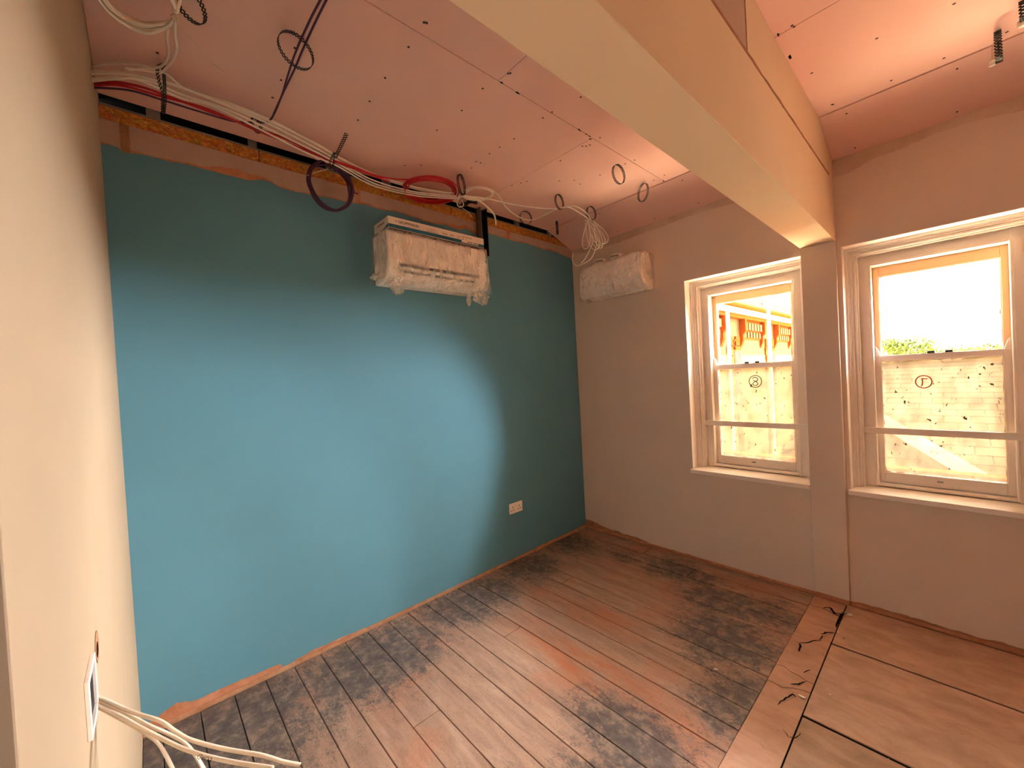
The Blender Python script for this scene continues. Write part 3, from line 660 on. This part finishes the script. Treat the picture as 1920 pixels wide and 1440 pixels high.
# long hanging strap at the left end and twisted strap over the purple coil
Z = lambda z, px, py: on(2, z, px, py)
A = [Z(2.872, 306, 120), Z(2.86, 298, 122), Z(2.80, 295, 135), Z(2.77, 299, 155), Z(2.745, 305, 175), Z(2.70, 305, 195), Z(2.68, 306, 213), Z(2.70, 309, 180), Z(2.78, 308, 150), Z(2.86, 306, 128)]
o = band('cable_strap', spline(A, 5, True), RT, .013, 'long black perforated strap around the cable bundle at the left end'); rebase(o, A[0])
A = [Z(2.872, 650, 250), Z(2.84, 643, 266), Z(2.80, 632, 288), Z(2.79, 628, 296)]
o = band('cable_strap', spline(A, 6), [Vector((.6, .8, 0)), Vector((.9, .2, .2))], .02, 'black perforated strap twisted above the purple cable coil', close=False); rebase(o, A[0])
A = [Z(2.79, 627, 286), Z(2.77, 620, 300), Z(2.73, 617, 316), Z(2.73, 624, 312), Z(2.77, 626, 298)]
o = band('cable_strap', spline(A, 5, True), RT, .010, 'short black strap tying the purple coil to the strap above'); rebase(o, A[0])
for px, lb in (((1861, 120), 'white plug hanging under the edge-on black hoop by the right window'), ((1916, 46), 'white plug at the right edge of the frame below the ceiling')):
    q = on(2, 2.79 if px[0] < 1900 else 2.83, *px); m = MB(); m.tube([q+Vector((0, 0, .014)), q+Vector((0, 0, .008)), q, q-Vector((0, 0, .006))], .012, 12); o = m.build('cable_plug', M_WCAB, smooth=True); rebase(o, q); tag(o, lb, 'plug')
    m = MB(); m.tube([q+Vector((0, 0, .014)), Vector((q.x, q.y, HC))], .0015, 6); s = m.build('cord', M_WIRE); s.parent = o; s.location = -o.location

# ------------------------------------------------------------------ cables
def cable(name, pts, r, mat, label, cat='cable', group=None, n=10, close=False, flat=None, seg=8):
    m = MB(); pts = spline(pts, n, close); m.tube(pts, r, seg, close=close, flat=flat)
    o = m.build(name, mat, smooth=True); rebase(o, pts[0]); tag(o, label, cat, group); return o
G = 'white cables bundled above the blue wall'
runs = [[(160, 133), (230, 136), (300, 152), (400, 186), (500, 225), (590, 268), (640, 297), (710, 330), (790, 353), (862, 364)],
        [(162, 138), (230, 139), (290, 150), (330, 160), (420, 196), (510, 235), (600, 282), (636, 303), (700, 338), (780, 360), (862, 367)],
        [(162, 149), (220, 145), (280, 152), (340, 177), (420, 203), (500, 240), (590, 284), (634, 307), (705, 345), (785, 364), (862, 370)],
        [(164, 153), (220, 148), (260, 150), (340, 184), (400, 199), (490, 244), (580, 289), (632, 311), (700, 348), (780, 367), (862, 373)],
        [(175, 125), (210, 119), (260, 121), (310, 138), (350, 168), (430, 193), (520, 231), (600, 276), (640, 299), (712, 334), (795, 357), (862, 366)]]
zz = [2.795, 2.785, 2.775, 2.77, 2.83]
lb = ['white cable, uppermost strand of the bundle nearest the ceiling boards', 'white cable, second strand down in the bundle over the blue wall', 'white cable, third strand down in the bundle over the blue wall', 'white cable, lowest strand of the bundle over the blue wall', 'white cable arching highest by the cream wall before joining the bundle']
for pts, z0, l in zip(runs, zz, lb):
    cable('white_cable', [Z(z0+(.014*math.sin(i*1.3+z0*40)), *p) for i, p in enumerate(pts)], .0043, M_WCAB, l, group=G)
cable('white_cable', [Z(2.775, 862, 369), Z(2.785, 900, 370), Z(2.79, 960, 383), Z(2.79, 1010, 390), Z(2.785, 1046, 391), Z(2.785, 1075, 386), Z(2.775, 1098, 398), Z(2.765, 1108, 412)], .0042, M_WCAB, 'straight white cable from the red coil to the small corner coil')
cable('white_cable', [Z(2.80, 872, 362), Z(2.83, 895, 350), Z(2.84, 922, 356), Z(2.82, 935, 367), Z(2.80, 950, 390), Z(2.78, 975, 408), Z(2.78, 1000, 412), Z(2.785, 1045, 392), Z(2.785, 1070, 390), Z(2.765, 1107, 413)], .0045, M_WCAB, 'slack white cable dipping between the red coil and the corner hoops')
cable('white_cable', [Z(2.78, 868, 367), Z(2.775, 890, 372), Z(2.76, 910, 385), Z(2.74, 925, 400), Z(2.71, 929, 412), Z(2.70, 930, 421)], .0062, M_WCAB, 'thick white cable ending over the strand board beside the black channel')
cable('white_cable', [Z(2.77, 862, 371), Z(2.75, 857, 380), Z(2.73, 861, 388), Z(2.74, 869, 385), Z(2.76, 866, 374)], .0035, M_WCAB, 'short white loop hanging under the hoop by the red coil', n=6)
cable('white_wire', [Z(2.76, 860, 380), Z(2.74, 866, 389), Z(2.72, 878, 398), Z(2.70, 886, 408)], .0025, M_WIRE, 'thin pale wire end drooping towards the black channel')
# small loose ring of white cable between the red coil and the slack cable
for k in range(3):
    pts = [Z(2.80+.01*k, 895+(27+2*k)*math.cos(a), 363+(10+1.5*k)*math.sin(a)) for a in [2*math.pi*j/12 for j in range(12)]]
    cable('white_cable_loop', pts, .0042, M_WCAB, ['inner', 'middle', 'outer'][k]+' loop of the loose flat white coil right of the red coil', close=True, n=5)
# red
cable('red_cable', [Z(2.80, 165, 157), Z(2.80, 215, 154), Z(2.79, 260, 162), Z(2.78, 300, 175), Z(2.78, 400, 212), Z(2.79, 470, 237), Z(2.79, 540, 262), Z(2.79, 600, 292), Z(2.785, 660, 312), Z(2.785, 720, 333), Z(2.78, 790, 338)], .0052, M_RCAB, 'upper red cable running along the slot to the red coil')
cable('red_cable', [Z(2.79, 168, 161), Z(2.79, 225, 160), Z(2.78, 300, 180), Z(2.77, 390, 205), Z(2.775, 475, 242), Z(2.78, 545, 270), Z(2.78, 610, 297), Z(2.78, 680, 322), Z(2.775, 730, 341)], .0048, M_RCAB, 'lower red cable running along the slot to the red coil')
cable('purple_cable', [Z(2.785, 168, 164), Z(2.785, 240, 169), Z(2.78, 300, 186), Z(2.78, 370, 208), Z(2.78, 440, 228), Z(2.785, 478, 229), Z(2.80, 500, 229), Z(2.83, 512, 217), Z(2.84, 528, 180), Z(2.84, 540, 140), Z(2.84, 555, 96), Z(2.84, 580, 40), Z(2.84, 604, -6)], .004, M_PCAB, 'purple wire running along the slot then up across the ceiling, left strand')
cable('purple_cable', [Z(2.83, 512, 216), Z(2.83, 530, 176), Z(2.83, 552, 130), Z(2.84, 568, 92), Z(2.84, 592, 40), Z(2.84, 616, -8)], .004, M_PCAB, 'purple wire across the ceiling, right strand, through the upper hoop')
# red coil
coil = empty('red_cable_coil', Z(2.80, 808, 357), 'coil of bright red cable hanging above the wall unit', 'cable coil')
random.seed(5)
for k in range(11):
    a0 = random.uniform(0, 6); rx, rz_ = 51-1.3*k*random.uniform(.3, 1), 26-1.1*k*random.uniform(.2, 1); cx, cy = 807+random.uniform(-3, 3), 355+random.uniform(-2.5, 2.5)
    pts = [Z(2.775+.004*k+.012*math.sin(a+a0), cx+rx*math.cos(a), cy+rz_*math.sin(a)+3*math.cos(a)) for a in [2*math.pi*j/16 for j in range(16)]]
    m = MB(); m.tube(spline(pts, 5, True), .0044, 8, close=True); m.build('coil_turn', M_RCAB, coil, smooth=True)
# purple coil, hanging upright beside the wall
pc = empty('purple_cable_coil', on(0, .12, 621, 348), 'coil of dark purple cable hanging from a strap over the blue wall', 'cable coil')
for k in range(8):
    c = on(0, .12, 620+random.uniform(-2.5, 2.5), 349+random.uniform(-2, 2)); r1 = .122-random.uniform(0, .016); r2 = .142-random.uniform(0, .016); a0 = random.uniform(0, 6)
    pts = [c+Vector((.016*math.sin(a*2+a0)+.004*(k-4), r1*math.cos(a), r2*math.sin(a))) for a in [2*math.pi*j/16 for j in range(16)]]
    m = MB(); m.tube(spline(pts, 5, True), .0042, 8, close=True); m.build('coil_turn', M_PCAB, pc, smooth=True)
m = MB(); m.tube(spline([on(0, .12, *p) for p in ((648, 325), (658, 345), (666, 362), (671, 362))], 6), .0035, 6); m.build('loose_end', M_PCAB, pc, smooth=True)
m = MB(); m.tube(spline([on(0, .13, *p) for p in ((576, 329), (595, 322), (612, 318), (618, 312))], 6), .0022, 6); m.build('tie_wire', M_WIRE, pc, smooth=True)
# big white coil at the top left
bc = empty('white_cable_coil', Z(2.78, 290, 20), 'large coil of white cable hanging at the top left of the ceiling', 'cable coil')
for k in range(11):
    e = random.uniform(-1, 1); f = k/10
    base = [(329, 20), (322, 42-4*f), (305-4*f, 58-16*f), (270-2*f, 62-20*f), (230+4*f, 44-16*f), (195+10*f, 12-6*f), (172+14*f, -30), (180+8*f, -75), (230, -95+12*f), (285, -60+10*f), (315, -15+4*f)]
    pts = [Z(2.74+.010*math.sin(j+k)+.006*e, p[0]+random.uniform(-2, 2), p[1]+random.uniform(-2, 2)) if j else Z(2.75, *p) for j, p in enumerate(base)]
    m = MB(); m.tube(spline(pts, 6, True), .0042, 7, close=True); m.build('coil_turn', M_WCAB, bc, smooth=True)
m = MB(); m.tube(spline([Z(2.73, 322, 30), Z(2.73, 328, 36), Z(2.73, 333, 40), Z(2.735, 331, 30)], 5, True), .004, 6, close=True); m.build('tie_wire', M_WIRE, bc, smooth=True)
cable('white_cable', [Z(2.73, 328, 38), Z(2.74, 328, 65), Z(2.76, 331, 90), Z(2.78, 325, 112), Z(2.80, 312, 127), Z(2.80, 300, 136), Z(2.80, 270, 132), Z(2.80, 235, 128)], .0042, M_WCAB, 'white cable dropping from the big coil to the strap, right strand')
cable('white_cable', [Z(2.74, 314, 54), Z(2.75, 313, 75), Z(2.78, 316, 95), Z(2.80, 313, 110), Z(2.81, 304, 123), Z(2.81, 285, 128), Z(2.80, 240, 131)], .0042, M_WCAB, 'white cable dropping from the big coil to the strap, left strand')
cable('thin_wire', [Z(2.73, 332, 40), Z(2.75, 360, 75), Z(2.78, 395, 115), Z(2.80, 419, 134)], .0018, M_WIRE, 'thin stray pale wire pointing down right from the big coil')
cable('white_cable', [Z(2.74, 328, 25), Z(2.76, 327, 8), Z(2.78, 330, -12)], .005, M_WCAB, 'white cable rising from the big coil out of the frame, left strand')
cable('white_cable', [Z(2.74, 331, 24), Z(2.76, 336, 6), Z(2.78, 342, -12)], .005, M_WCAB, 'white cable rising from the big coil out of the frame, right strand')
# small white coil at the corner
sc_ = empty('white_cable_coil', Z(2.765, 1108, 413), 'small coil of white cable hanging over the boxed unit by the corner', 'cable coil')
loops = [(1100, 440, 10, 27, .1), (1108, 440, 13, 30, -.35), (1116, 436, 15, 27, -.55), (1122, 434, 15, 26, -.6), (1113, 438, 10, 29, -.3), (1120, 440, 9, 26, -.25)]
for k, (cx, cy, a_, b_, rot) in enumerate(loops):
    d0 = (on(2, 2.765, 1108, 413)-CAM).dot(FW)
    pts = []
    for j in range(14):
        a = 2*math.pi*j/14; u, v = a_*math.cos(a)*(.6+.4*math.sin(a)), b_*math.sin(a)
        pts.append(dep(cx+u*math.cos(rot)-v*math.sin(rot), cy+u*math.sin(rot)+v*math.cos(rot), d0-.02+.008*math.cos(a+k)))
    m = MB(); m.tube(spline(pts, 5, True), .0030, 7, close=True); m.build('coil_turn', M_WCAB, sc_, smooth=True)
d0 = (on(2, 2.765, 1108, 413)-CAM).dot(FW)
cable('white_cable', [dep(*p, d0) for p in ((1110, 440), (1112, 452), (1105, 470), (1097, 485), (1089, 494))], .003, M_WCAB, 'white cable tail hanging below the corner coil, left of the tape rolls')
cable('white_cable', [dep(*p, d0) for p in ((1119, 450), (1116, 468), (1108, 485), (1096, 493), (1082, 498), (1073, 488), (1075, 474))], .003, M_WCAB, 'white cable tail curling in a hook at the wall corner')
cable('thin_wire', [dep(*p, d0) for p in ((1114, 417), (1130, 425), (1149, 432))], .0015, M_WIRE, 'thin wire end sticking out right from the corner coil')

# black vertical channel beside the wall unit
ch = empty('metal_channel', (.03, -1.15, 2.5), 'black upright channel rising from behind the wall unit into the slot', 'trunking')
m = MB(); m.box(.006, .012, -1.185, -1.118, 2.50, 2.872); m.box(.012, .062, -1.124, -1.118, 2.50, 2.872); m.build('channel_back', M_BLACK, ch)
m = MB(); m.box(.012, .062, -1.185, -1.178, 2.50, 2.872); m.build('channel_side', M_GALV, ch)
m = MB(); m.tube(spline([Z(2.86, 893, 380), Z(2.845, 880, 378), Z(2.85, 872, 384), Z(2.86, 868, 380)], 5), .014, 8); m.build('foam_sleeve', M_BLACK, ch, smooth=True)

# ------------------------------------------------------------------ wrapped wall units
def crumple(m_pts, f): return m_pts
def wrap_sheet(name, corners, parent, amp, seed, nu=46, nv=26, sag=0):
    # corners: list of (profile point in (depth, z)); swept along the unit's length, wrinkled
    m = MB(); L0, L1, prof, tofn = corners; vs = []
    for i in range(nu+1):
        for j, (d, z, a) in enumerate(prof):
            s = L0+(L1-L0)*i/nu
            w_ = a*amp*(noise.noise((s*7+z*9, z*5+seed, d*6))*1.0+.7*noise.noise((s*26-z*14, z*7, seed+d*11))+.35*noise.noise((s*60, z*22, seed)))
            vs.append(tofn(s, d+abs(w_)*1.6+.004*min(1, a), z-(sag*max(0, a)*.2)))
    nj = len(prof); fs = [(i*nj+j, i*nj+j+1, (i+1)*nj+j+1, (i+1)*nj+j) for i in range(nu) for j in range(nj-1)]
    m.add(vs, fs); return m.build(name, M_WRAP, parent, smooth=True)
def lerp_prof(keys, n):
    out = []
    for (a, b) in zip(keys, keys[1:]):
        for k in range(n): t = k/n; out.append(tuple(p+(q-p)*t for p, q in zip(a, b)))
    out.append(keys[-1]); return out
def ac_unit(name, label, tofn, L0, L1, D, z0, z1, gaps=True):
    mid = tofn((L0+L1)/2, 0, z0); u = empty(name, mid, label, 'air conditioner')
    prof = [(0, z1), (D-.02, z1), (D, z1-.02), (D, z0+.10), (D-.02, z0+.055), (D-.075, z0+.012), (D-.11, z0), (0, z0)]
    m = MB(); m.prism([tofn(L0, d, z) for d, z in prof], Vector(tofn(L1, 0, 0))-Vector(tofn(L0, 0, 0))); m.build('body', M_WHITEP, u, bevel=.008)
    if not gaps: return u
    s = .07
    m = MB(); m.prism([tofn(L0+s, d, z) for d, z in ((D+.001, z0+.088), (D+.003, z0+.107), (D-.004, z0+.108), (D-.006, z0+.096))], Vector(tofn(L1-2*s, 0, 0))-Vector(tofn(L0, 0, 0))); m.build('front_gap', M_SLOTG, u)
    m = MB(); m.prism([tofn(L0+s, d, z) for d, z in ((D-.012, z0+.056), (D-.008, z0+.070), (D-.026, z0+.070), (D-.03, z0+.055))], Vector(tofn(L1-2*s, 0, 0))-Vector(tofn(L0, 0, 0))); m.build('outlet_gap', M_SLOTG, u)
    m = MB(); m.prism([tofn(L0+s, d, z) for d, z in ((D-.006, z0+.082), (D+.003, z0+.082), (D-.010, z0+.066), (D-.018, z0+.066))], Vector(tofn(L1-2*s, 0, 0))-Vector(tofn(L0, 0, 0))); m.build('louvre_flap', M_WHITEP, u, bevel=.002)
    return u
fa = lambda s, d, z: (d, s, z)
ua = ac_unit('air_conditioner', 'plastic-wrapped white air conditioner mounted high on the blue wall', fa, -2.045, -1.285, .215, 2.168, 2.478)
prof = lerp_prof([(.01, 2.483, .1), (.21, 2.483, .1), (.224, 2.47, .15), (.229, 2.35, 1), (.231, 2.25, 1.6), (.205, 2.185, 2), (.13, 2.150, 1.5), (.02, 2.155, 1.2)], 4)
wrap_sheet('plastic_wrap', (-2.05, -1.28, prof, fa), ua, .006, 3, nu=80)
def end_sheet(tofn, s0, sgn, D, z0, z1, parent, seed):
    m = MB(); nd, nz_ = 14, 18; vs = []
    for i in range(nd+1):
        for j in range(nz_+1):
            d = D*i/nd; z = z0+(z1-z0)*j/nz_; k = math.sin(math.pi*i/nd)*math.sin(math.pi*j/nz_)
            flare = .03*(1-j/nz_)**3
            vs.append(tofn(s0+sgn*(.004+flare+k*(.008+.014*noise.noise((d*14, z*9, seed)))), d, z))
    m.add(vs, [(i*(nz_+1)+j, (i+1)*(nz_+1)+j, (i+1)*(nz_+1)+j+1, i*(nz_+1)+j+1) for i in range(nd) for j in range(nz_)]); m.build('plastic_wrap', M_WRAP, parent, smooth=True)
end_sheet(fa, -2.05, -1, .222, 2.17, 2.483, ua, 1); end_sheet(fa, -1.28, 1, .222, 2.16, 2.483, ua, 2)
def knot(c, parent, s, seed, ax=(1, 1, 1)):                 # gathered bag corner hanging under the unit
    me = bpy.data.meshes.new('plastic_knot'); bm = bmesh.new(); bmesh.ops.create_icosphere(bm, subdivisions=4, radius=1)
    for v in bm.verts:
        n_ = noise.noise(v.co*1.6+Vector((seed, 0, 0)))*.35+noise.noise(v.co*4+Vector((seed, 3, 0)))*.16
        taper = 1-.45*max(0, v.co.z); v.co = Vector((v.co.x*taper*ax[0], v.co.y*taper*ax[1], v.co.z*ax[2]*1.15))*(1+n_)*s+Vector(c)
    bm.to_mesh(me); bm.free(); link('wrap_knot', me, M_WRAP, parent, True)
knot((.19, -1.985, 2.135), ua, .042, 2, (1, 1, 1.1)); knot((.20, -1.335, 2.125), ua, .045, 7, (1, 1.35, .95)); knot((.19, -1.44, 2.10), ua, .022, 9, (.6, .8, 1.7)); knot((.10, -2.09, 2.20), ua, .03, 12, (1.2, .7, .6))
m = MB(); m.tube(spline([(.232, -2.03, 2.24), (.236, -1.99, 2.21), (.235, -1.965, 2.185)], 4), .003, 6); m.tube(spline([(.226, -1.64, 2.28), (.234, -1.59, 2.24), (.230, -1.555, 2.20)], 4), .0025, 6); m.build('wrap_fold', M_WRAP, ua, smooth=True)
# open carton lying on top of unit
cx = empty('carton', (.11, -1.66, 2.484), 'flat white and teal printed carton lying on top of the wrapped wall unit', 'box')
Y0, Y1, D, Z0, Z1 = -2.035, -1.292, .212, 2.4835, 2.556
m = MB(); m.box(.012, D, Y0, Y1, Z0+.004, Z1); m.build('carton_body', M_CARD, cx, bevel=.0015)
m = MB(); m.prism([(D+.0006, Y0+.001, Z0+.027), (D+.0006, Y1-.001, Z0+.027), (D+.0006, Y1-.001, Z0+.005), (D+.0006, Y0+.001, Z0+.005)], (.0006, 0, 0)); m.prism([(D*.62, Y0-.0006, Z0+.005), (D+.001, Y0-.0006, Z0+.027), (D+.001, Y0-.0006, Z0+.005)], (0, -.0006, 0)); m.build('teal_stripe', M_TEAL, cx)
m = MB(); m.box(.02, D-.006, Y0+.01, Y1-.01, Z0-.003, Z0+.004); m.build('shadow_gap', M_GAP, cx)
m = MB(); m.box(D+.0012, D+.0020, Y1-.20, Y1-.055, Z0+.012, Z1-.012); m.build('paper_label', M_CARD, cx)
def text(name, s, size, mat, parent, mtx, ext=.0003):
    cu = bpy.data.curves.new(name, 'FONT'); cu.body = s; cu.size = size; cu.extrude = ext; cu.align_x = 'LEFT'; cu.resolution_u = 2
    ob = bpy.data.objects.new(name, cu); dg = bpy.context.evaluated_depsgraph_get(); COL.objects.link(ob); dg.update()
    me = bpy.data.meshes.new_from_object(ob.evaluated_get(bpy.context.evaluated_depsgraph_get())); bpy.data.objects.remove(ob)
    me.transform(mtx); return link(name, me, mat, parent)
def fx(y, z, x): return Matrix(((0, 0, 1, x), (1, 0, 0, y), (0, 1, 0, z), (0, 0, 0, 1)))
text('printed_logo', '< GRUPPMANN', .024, M_INK, cx, fx(Y0+.045, Z0+.040, D+.0012))
text('printed_text', 'air conditioning', .012, M_SKIM, cx, fx(Y0+.265, Z0+.046, D+.0012)); text('printed_text', 'split system indoor unit', .009, M_INK, cx, fx(Y0+.265, Z0+.031, D+.0012))
text('printed_text', 'ECO', .018, M_INK, cx, fx(Y0+.39, Z0+.036, D+.0012)); text('printed_text', 'A++', .018, M_INK, cx, fx(Y0+.45, Z0+.036, D+.0012)); text('printed_text', 'R32', .016, M_SKIM, cx, fx(Y0+.505, Z0+.036, D+.0012))
text('label_text', 'INDOOR UNIT', .013, M_INK, cx, fx(Y1-.195, Z1-.026, D+.0022)); text('label_text', 'SW   3.5', .012, M_INK, cx, fx(Y1-.195, Z1-.042, D+.0022))
for k, (a, b) in enumerate(((.15, .11), (.10, .07))):
    m = MB()
    for j in range(7): m.box(D+.0021, D+.0026, Y1-a+.006*j, Y1-a+.006*j+.003, Z0+.015, Z0+.026)
    m.build('barcode', M_INK, cx)
me_ = Matrix(((1, 0, 0, .06), (0, 0, -1, Y0-.0012), (0, 1, 0, Z0+.040), (0, 0, 0, 1)))
text('printed_text', 'GRUPPMANN', .017, M_INK, cx, me_)
# unit B on the window wall
fb = lambda s, d, z: (s, -d, z)
ub = ac_unit('air_conditioner', 'plastic-wrapped unit on the window wall by the corner, tape rolls on top', fb, .255, .84, .19, 2.205, 2.49, False)
prof = lerp_prof([(.01, 2.495, .1), (.19, 2.496, .2), (.200, 2.48, .3), (.212, 2.38, 1.2), (.214, 2.28, 1.6), (.18, 2.195, 1.6), (.09, 2.185, 1), (.01, 2.19, .6)], 4)
wrap_sheet('plastic_wrap', (.245, .847, prof, fb), ub, .009, 11, nu=60)
end_sheet(fb, .847, 1, .20, 2.19, 2.495, ub, 5); end_sheet(fb, .245, -1, .20, 2.19, 2.495, ub, 6)
m = MB(); m.tube(spline([(.855, -.16, 2.23), (.862, -.165, 2.19), (.858, -.168, 2.165)], 4), .003, 6); m.build('wrap_fold', M_WRAP, ub, smooth=True)
for (xx, yy, lb) in ((.385, -.075, 'white tape roll with printed rim on the wrapped unit, nearer the corner'), (.555, -.085, 'white tape roll with printed rim on the wrapped unit, nearer the window')):
    t = empty('tape_roll', (xx, yy, 2.497), lb, 'tape')
    m = MB(); S = 28; r0, r1, h = .038, .056, .05
    ring = lambda r, z: [(xx+r*math.cos(2*math.pi*k/S), yy+r*math.sin(2*math.pi*k/S), 2.4975+z) for k in range(S)]
    m.add(ring(r1, 0)+ring(r1, h)+ring(r0, h)+ring(r0, 0), [(a*S+k, a*S+(k+1) % S, ((a+1) % 4)*S+(k+1) % S, ((a+1) % 4)*S+k) for a in range(4) for k in range(S)]); m.build('roll', M_WHITEP, t, bevel=.002)
    m = MB()
    for k in range(-5, 4):
        a0 = -math.pi/2+.25+k*.17; a1 = a0+.12; rr = r1+.0006
        m.add([(xx+rr*math.cos(a), yy+rr*math.sin(a), 2.4975+z) for a, z in ((a0, .022), (a1, .022), (a1, .042), (a0, .042))], [(0, 1, 2, 3)])
    m.build('printed_band', M_INK, t)

# ------------------------------------------------------------------ socket
so = empty('wall_socket', (0, -.934, .395), 'white double plug socket low on the blue wall near the corner', 'socket')
m = MB(); m.box(.0024, .011, -1.008, -.861, .395, .481); m.build('faceplate', M_WHITEP, so, bevel=.003)
for yc in (-.972, -.897):
    for (dy, dz, a, b) in ((0, .012, .0035, .006), (-.013, -.012, .005, .0035), (.013, -.012, .005, .0035)):
        m = MB(); m.box(.0108, .0114, yc+dy-a, yc+dy+a, .434+dz-b, .434+dz+b); m.build('pin_hole', M_INK, so)
for yc in (-.944, -.926):
    m = MB(); m.box(.0110, .0145, yc-.006, yc+.006, .452, .468); m.build('switch', M_WHITEP, so, bevel=.001)

# ------------------------------------------------------------------ cable outlet in the cream wall
ol = empty('wall_box', (1.52, YL, 1.0), 'open white wall box with pale cables pulled out on the near cream wall', 'wall box')
m = MB(); X0, X1, ZA, ZB = 1.487, 1.587, 1.006, 1.098
ring_frame(m, X0, X1, ZA, ZB, .008, .008, .008, .008, YL, YL+.006); m.build('mounting_frame', M_WHITEP, ol, bevel=.001)
m = MB(); m.box(X0+.008, X1-.008, YL+.0005, YL+.0015, ZA+.008, ZB-.008); m.build('box_recess', M_SLOTG, ol)  # flat dark plate paints the shade inside the box
m = MB(); pts = []
for k in range(14):
    a = 2*math.pi*k/14; r = 1+.35*noise.noise((k*1.7, 2, 3)); pts.append((1.40+.030*r*math.cos(a), YL+.0006, 1.068+.026*r*math.sin(a)))
m.prism(pts, (0, .0006, 0)); m.build('chipped_hole', M_SUB, wall_near)
m = MB(); m.prism([(1.40+(x_-1.40)*.55+.004, YL+.0013, 1.064+(z_-1.068)*.5) for x_, _, z_ in pts], (0, .0003, 0)); m.build('hole_depth', M_CRACK, wall_near)  # smaller dark patch painted as the shade deep in the hole
def flatc(pts, hw, r, label, mat=M_GCAB):
    m = MB(); path = spline([dep(*p) for p in pts], 10); m.tube(path, r, 12, flat=(Vector((.35, -.35, .85)), hw)); o = m.build('flat_cable', mat, smooth=True); rebase(o, path[0]); tag(o, label, 'cable', 'pale flat cables from the near wall box'); return o
flatc([(161, 1298, .70), (200, 1314, .69), (250, 1336, .68), (300, 1352, .67), (330, 1372, .67), (360, 1388, .67), (420, 1404, .68), (490, 1416, .69), (530, 1428, .70), (562, 1434, .71)], .0062, .0030, 'upper pale flat cable from the wall box reaching furthest right')
f1 = flatc([(161, 1309, .69), (205, 1332, .68), (260, 1362, .66), (310, 1388, .65), (350, 1406, .645), (400, 1421, .64), (450, 1431, .64), (512, 1440, .64)], .0066, .0030, 'lower pale flat cable from the wall box with handwritten black marking')
flatc([(161, 1303, .71), (230, 1334, .70), (280, 1360, .70), (320, 1378, .71), (350, 1396, .71), (372, 1425, .71), (392, 1462, .72)], .0052, .0026, 'pale flat cable bending down through the bottom edge, right of the two')
flatc([(161, 1314, .70), (220, 1345, .70), (270, 1374, .70), (295, 1392, .70), (312, 1418, .70), (332, 1460, .70)], .0050, .0026, 'pale flat cable bending down through the bottom edge, left of the two')
pc_ = dep(393, 1418, .628); dirx = (dep(420, 1426, .628)-dep(370, 1410, .628)).normalized(); nrm = (CAM-pc_).normalized(); diry = nrm.cross(dirx).normalized()
ux, uy = -dirx, -(diry-nrm*0); mt = Matrix(((ux.x, uy.x, nrm.x, 0), (ux.y, uy.y, nrm.y, 0), (ux.z, uy.z, nrm.z, 0), (0, 0, 0, 1)))
p0 = dep(399, 1421.5, .628)-ux*.0; mt.translation = p0
text('marker_writing', 'LOAD', .0085, M_INK, f1, mt, .0001)
m = MB(); m.tube(spline([dep(175, 1335, .74), dep(176, 1380, .74), dep(178, 1450, .74)], 6), .0022, 6); 

# ------------------------------------------------------------------ floor litter
random.seed(21)
lits = [((1590, 1152), .05, .022, 'white torn plaster flake against the foot of the boxed post'), ((1503, 1306), .035, .010, 'white plaster splinter on the cracked strip'), ((1556, 1303), .012, .008, 'tiny white chip on the chipboard near the strip'),
        ((1342, 1255), .022, .005, 'small white sliver on the dark stained boards'), ((1572, 1186), .014, .008, 'small pale chip by the strip near the post')]
for (px, a, b, l) in lits:
    q = on(2, .006, *px); n_ = 9; an = random.uniform(0, 3); pts = []
    for k in range(n_):
        t_ = 2*math.pi*k/n_; rr = random.uniform(.7, 1.1); u, v = a*.5*rr*math.cos(t_), b*.5*rr*math.sin(t_); pts.append((q.x+u*math.cos(an)-v*math.sin(an), q.y+u*math.sin(an)+v*math.cos(an), .0045))
    m = MB(); m.prism(pts, (0, 0, .004)); o = m.build('plaster_flake', M_WHITEP); rebase(o, (q.x, q.y, .0045)); tag(o, l, 'debris')
m = MB()
for _ in range(160):
    x_ = random.uniform(.05, 2.6); y_ = random.uniform(-2.8, -.08); s = random.uniform(.0015, .004); m.box(x_, x_+s*random.uniform(.6, 1.6), y_, y_+s, .0042, .0052+s*.4)
o = m.build('plaster_crumbs', M_RAW); tag(o, 'scatter of small plaster crumbs over the bare floor', 'debris', kind='stuff')
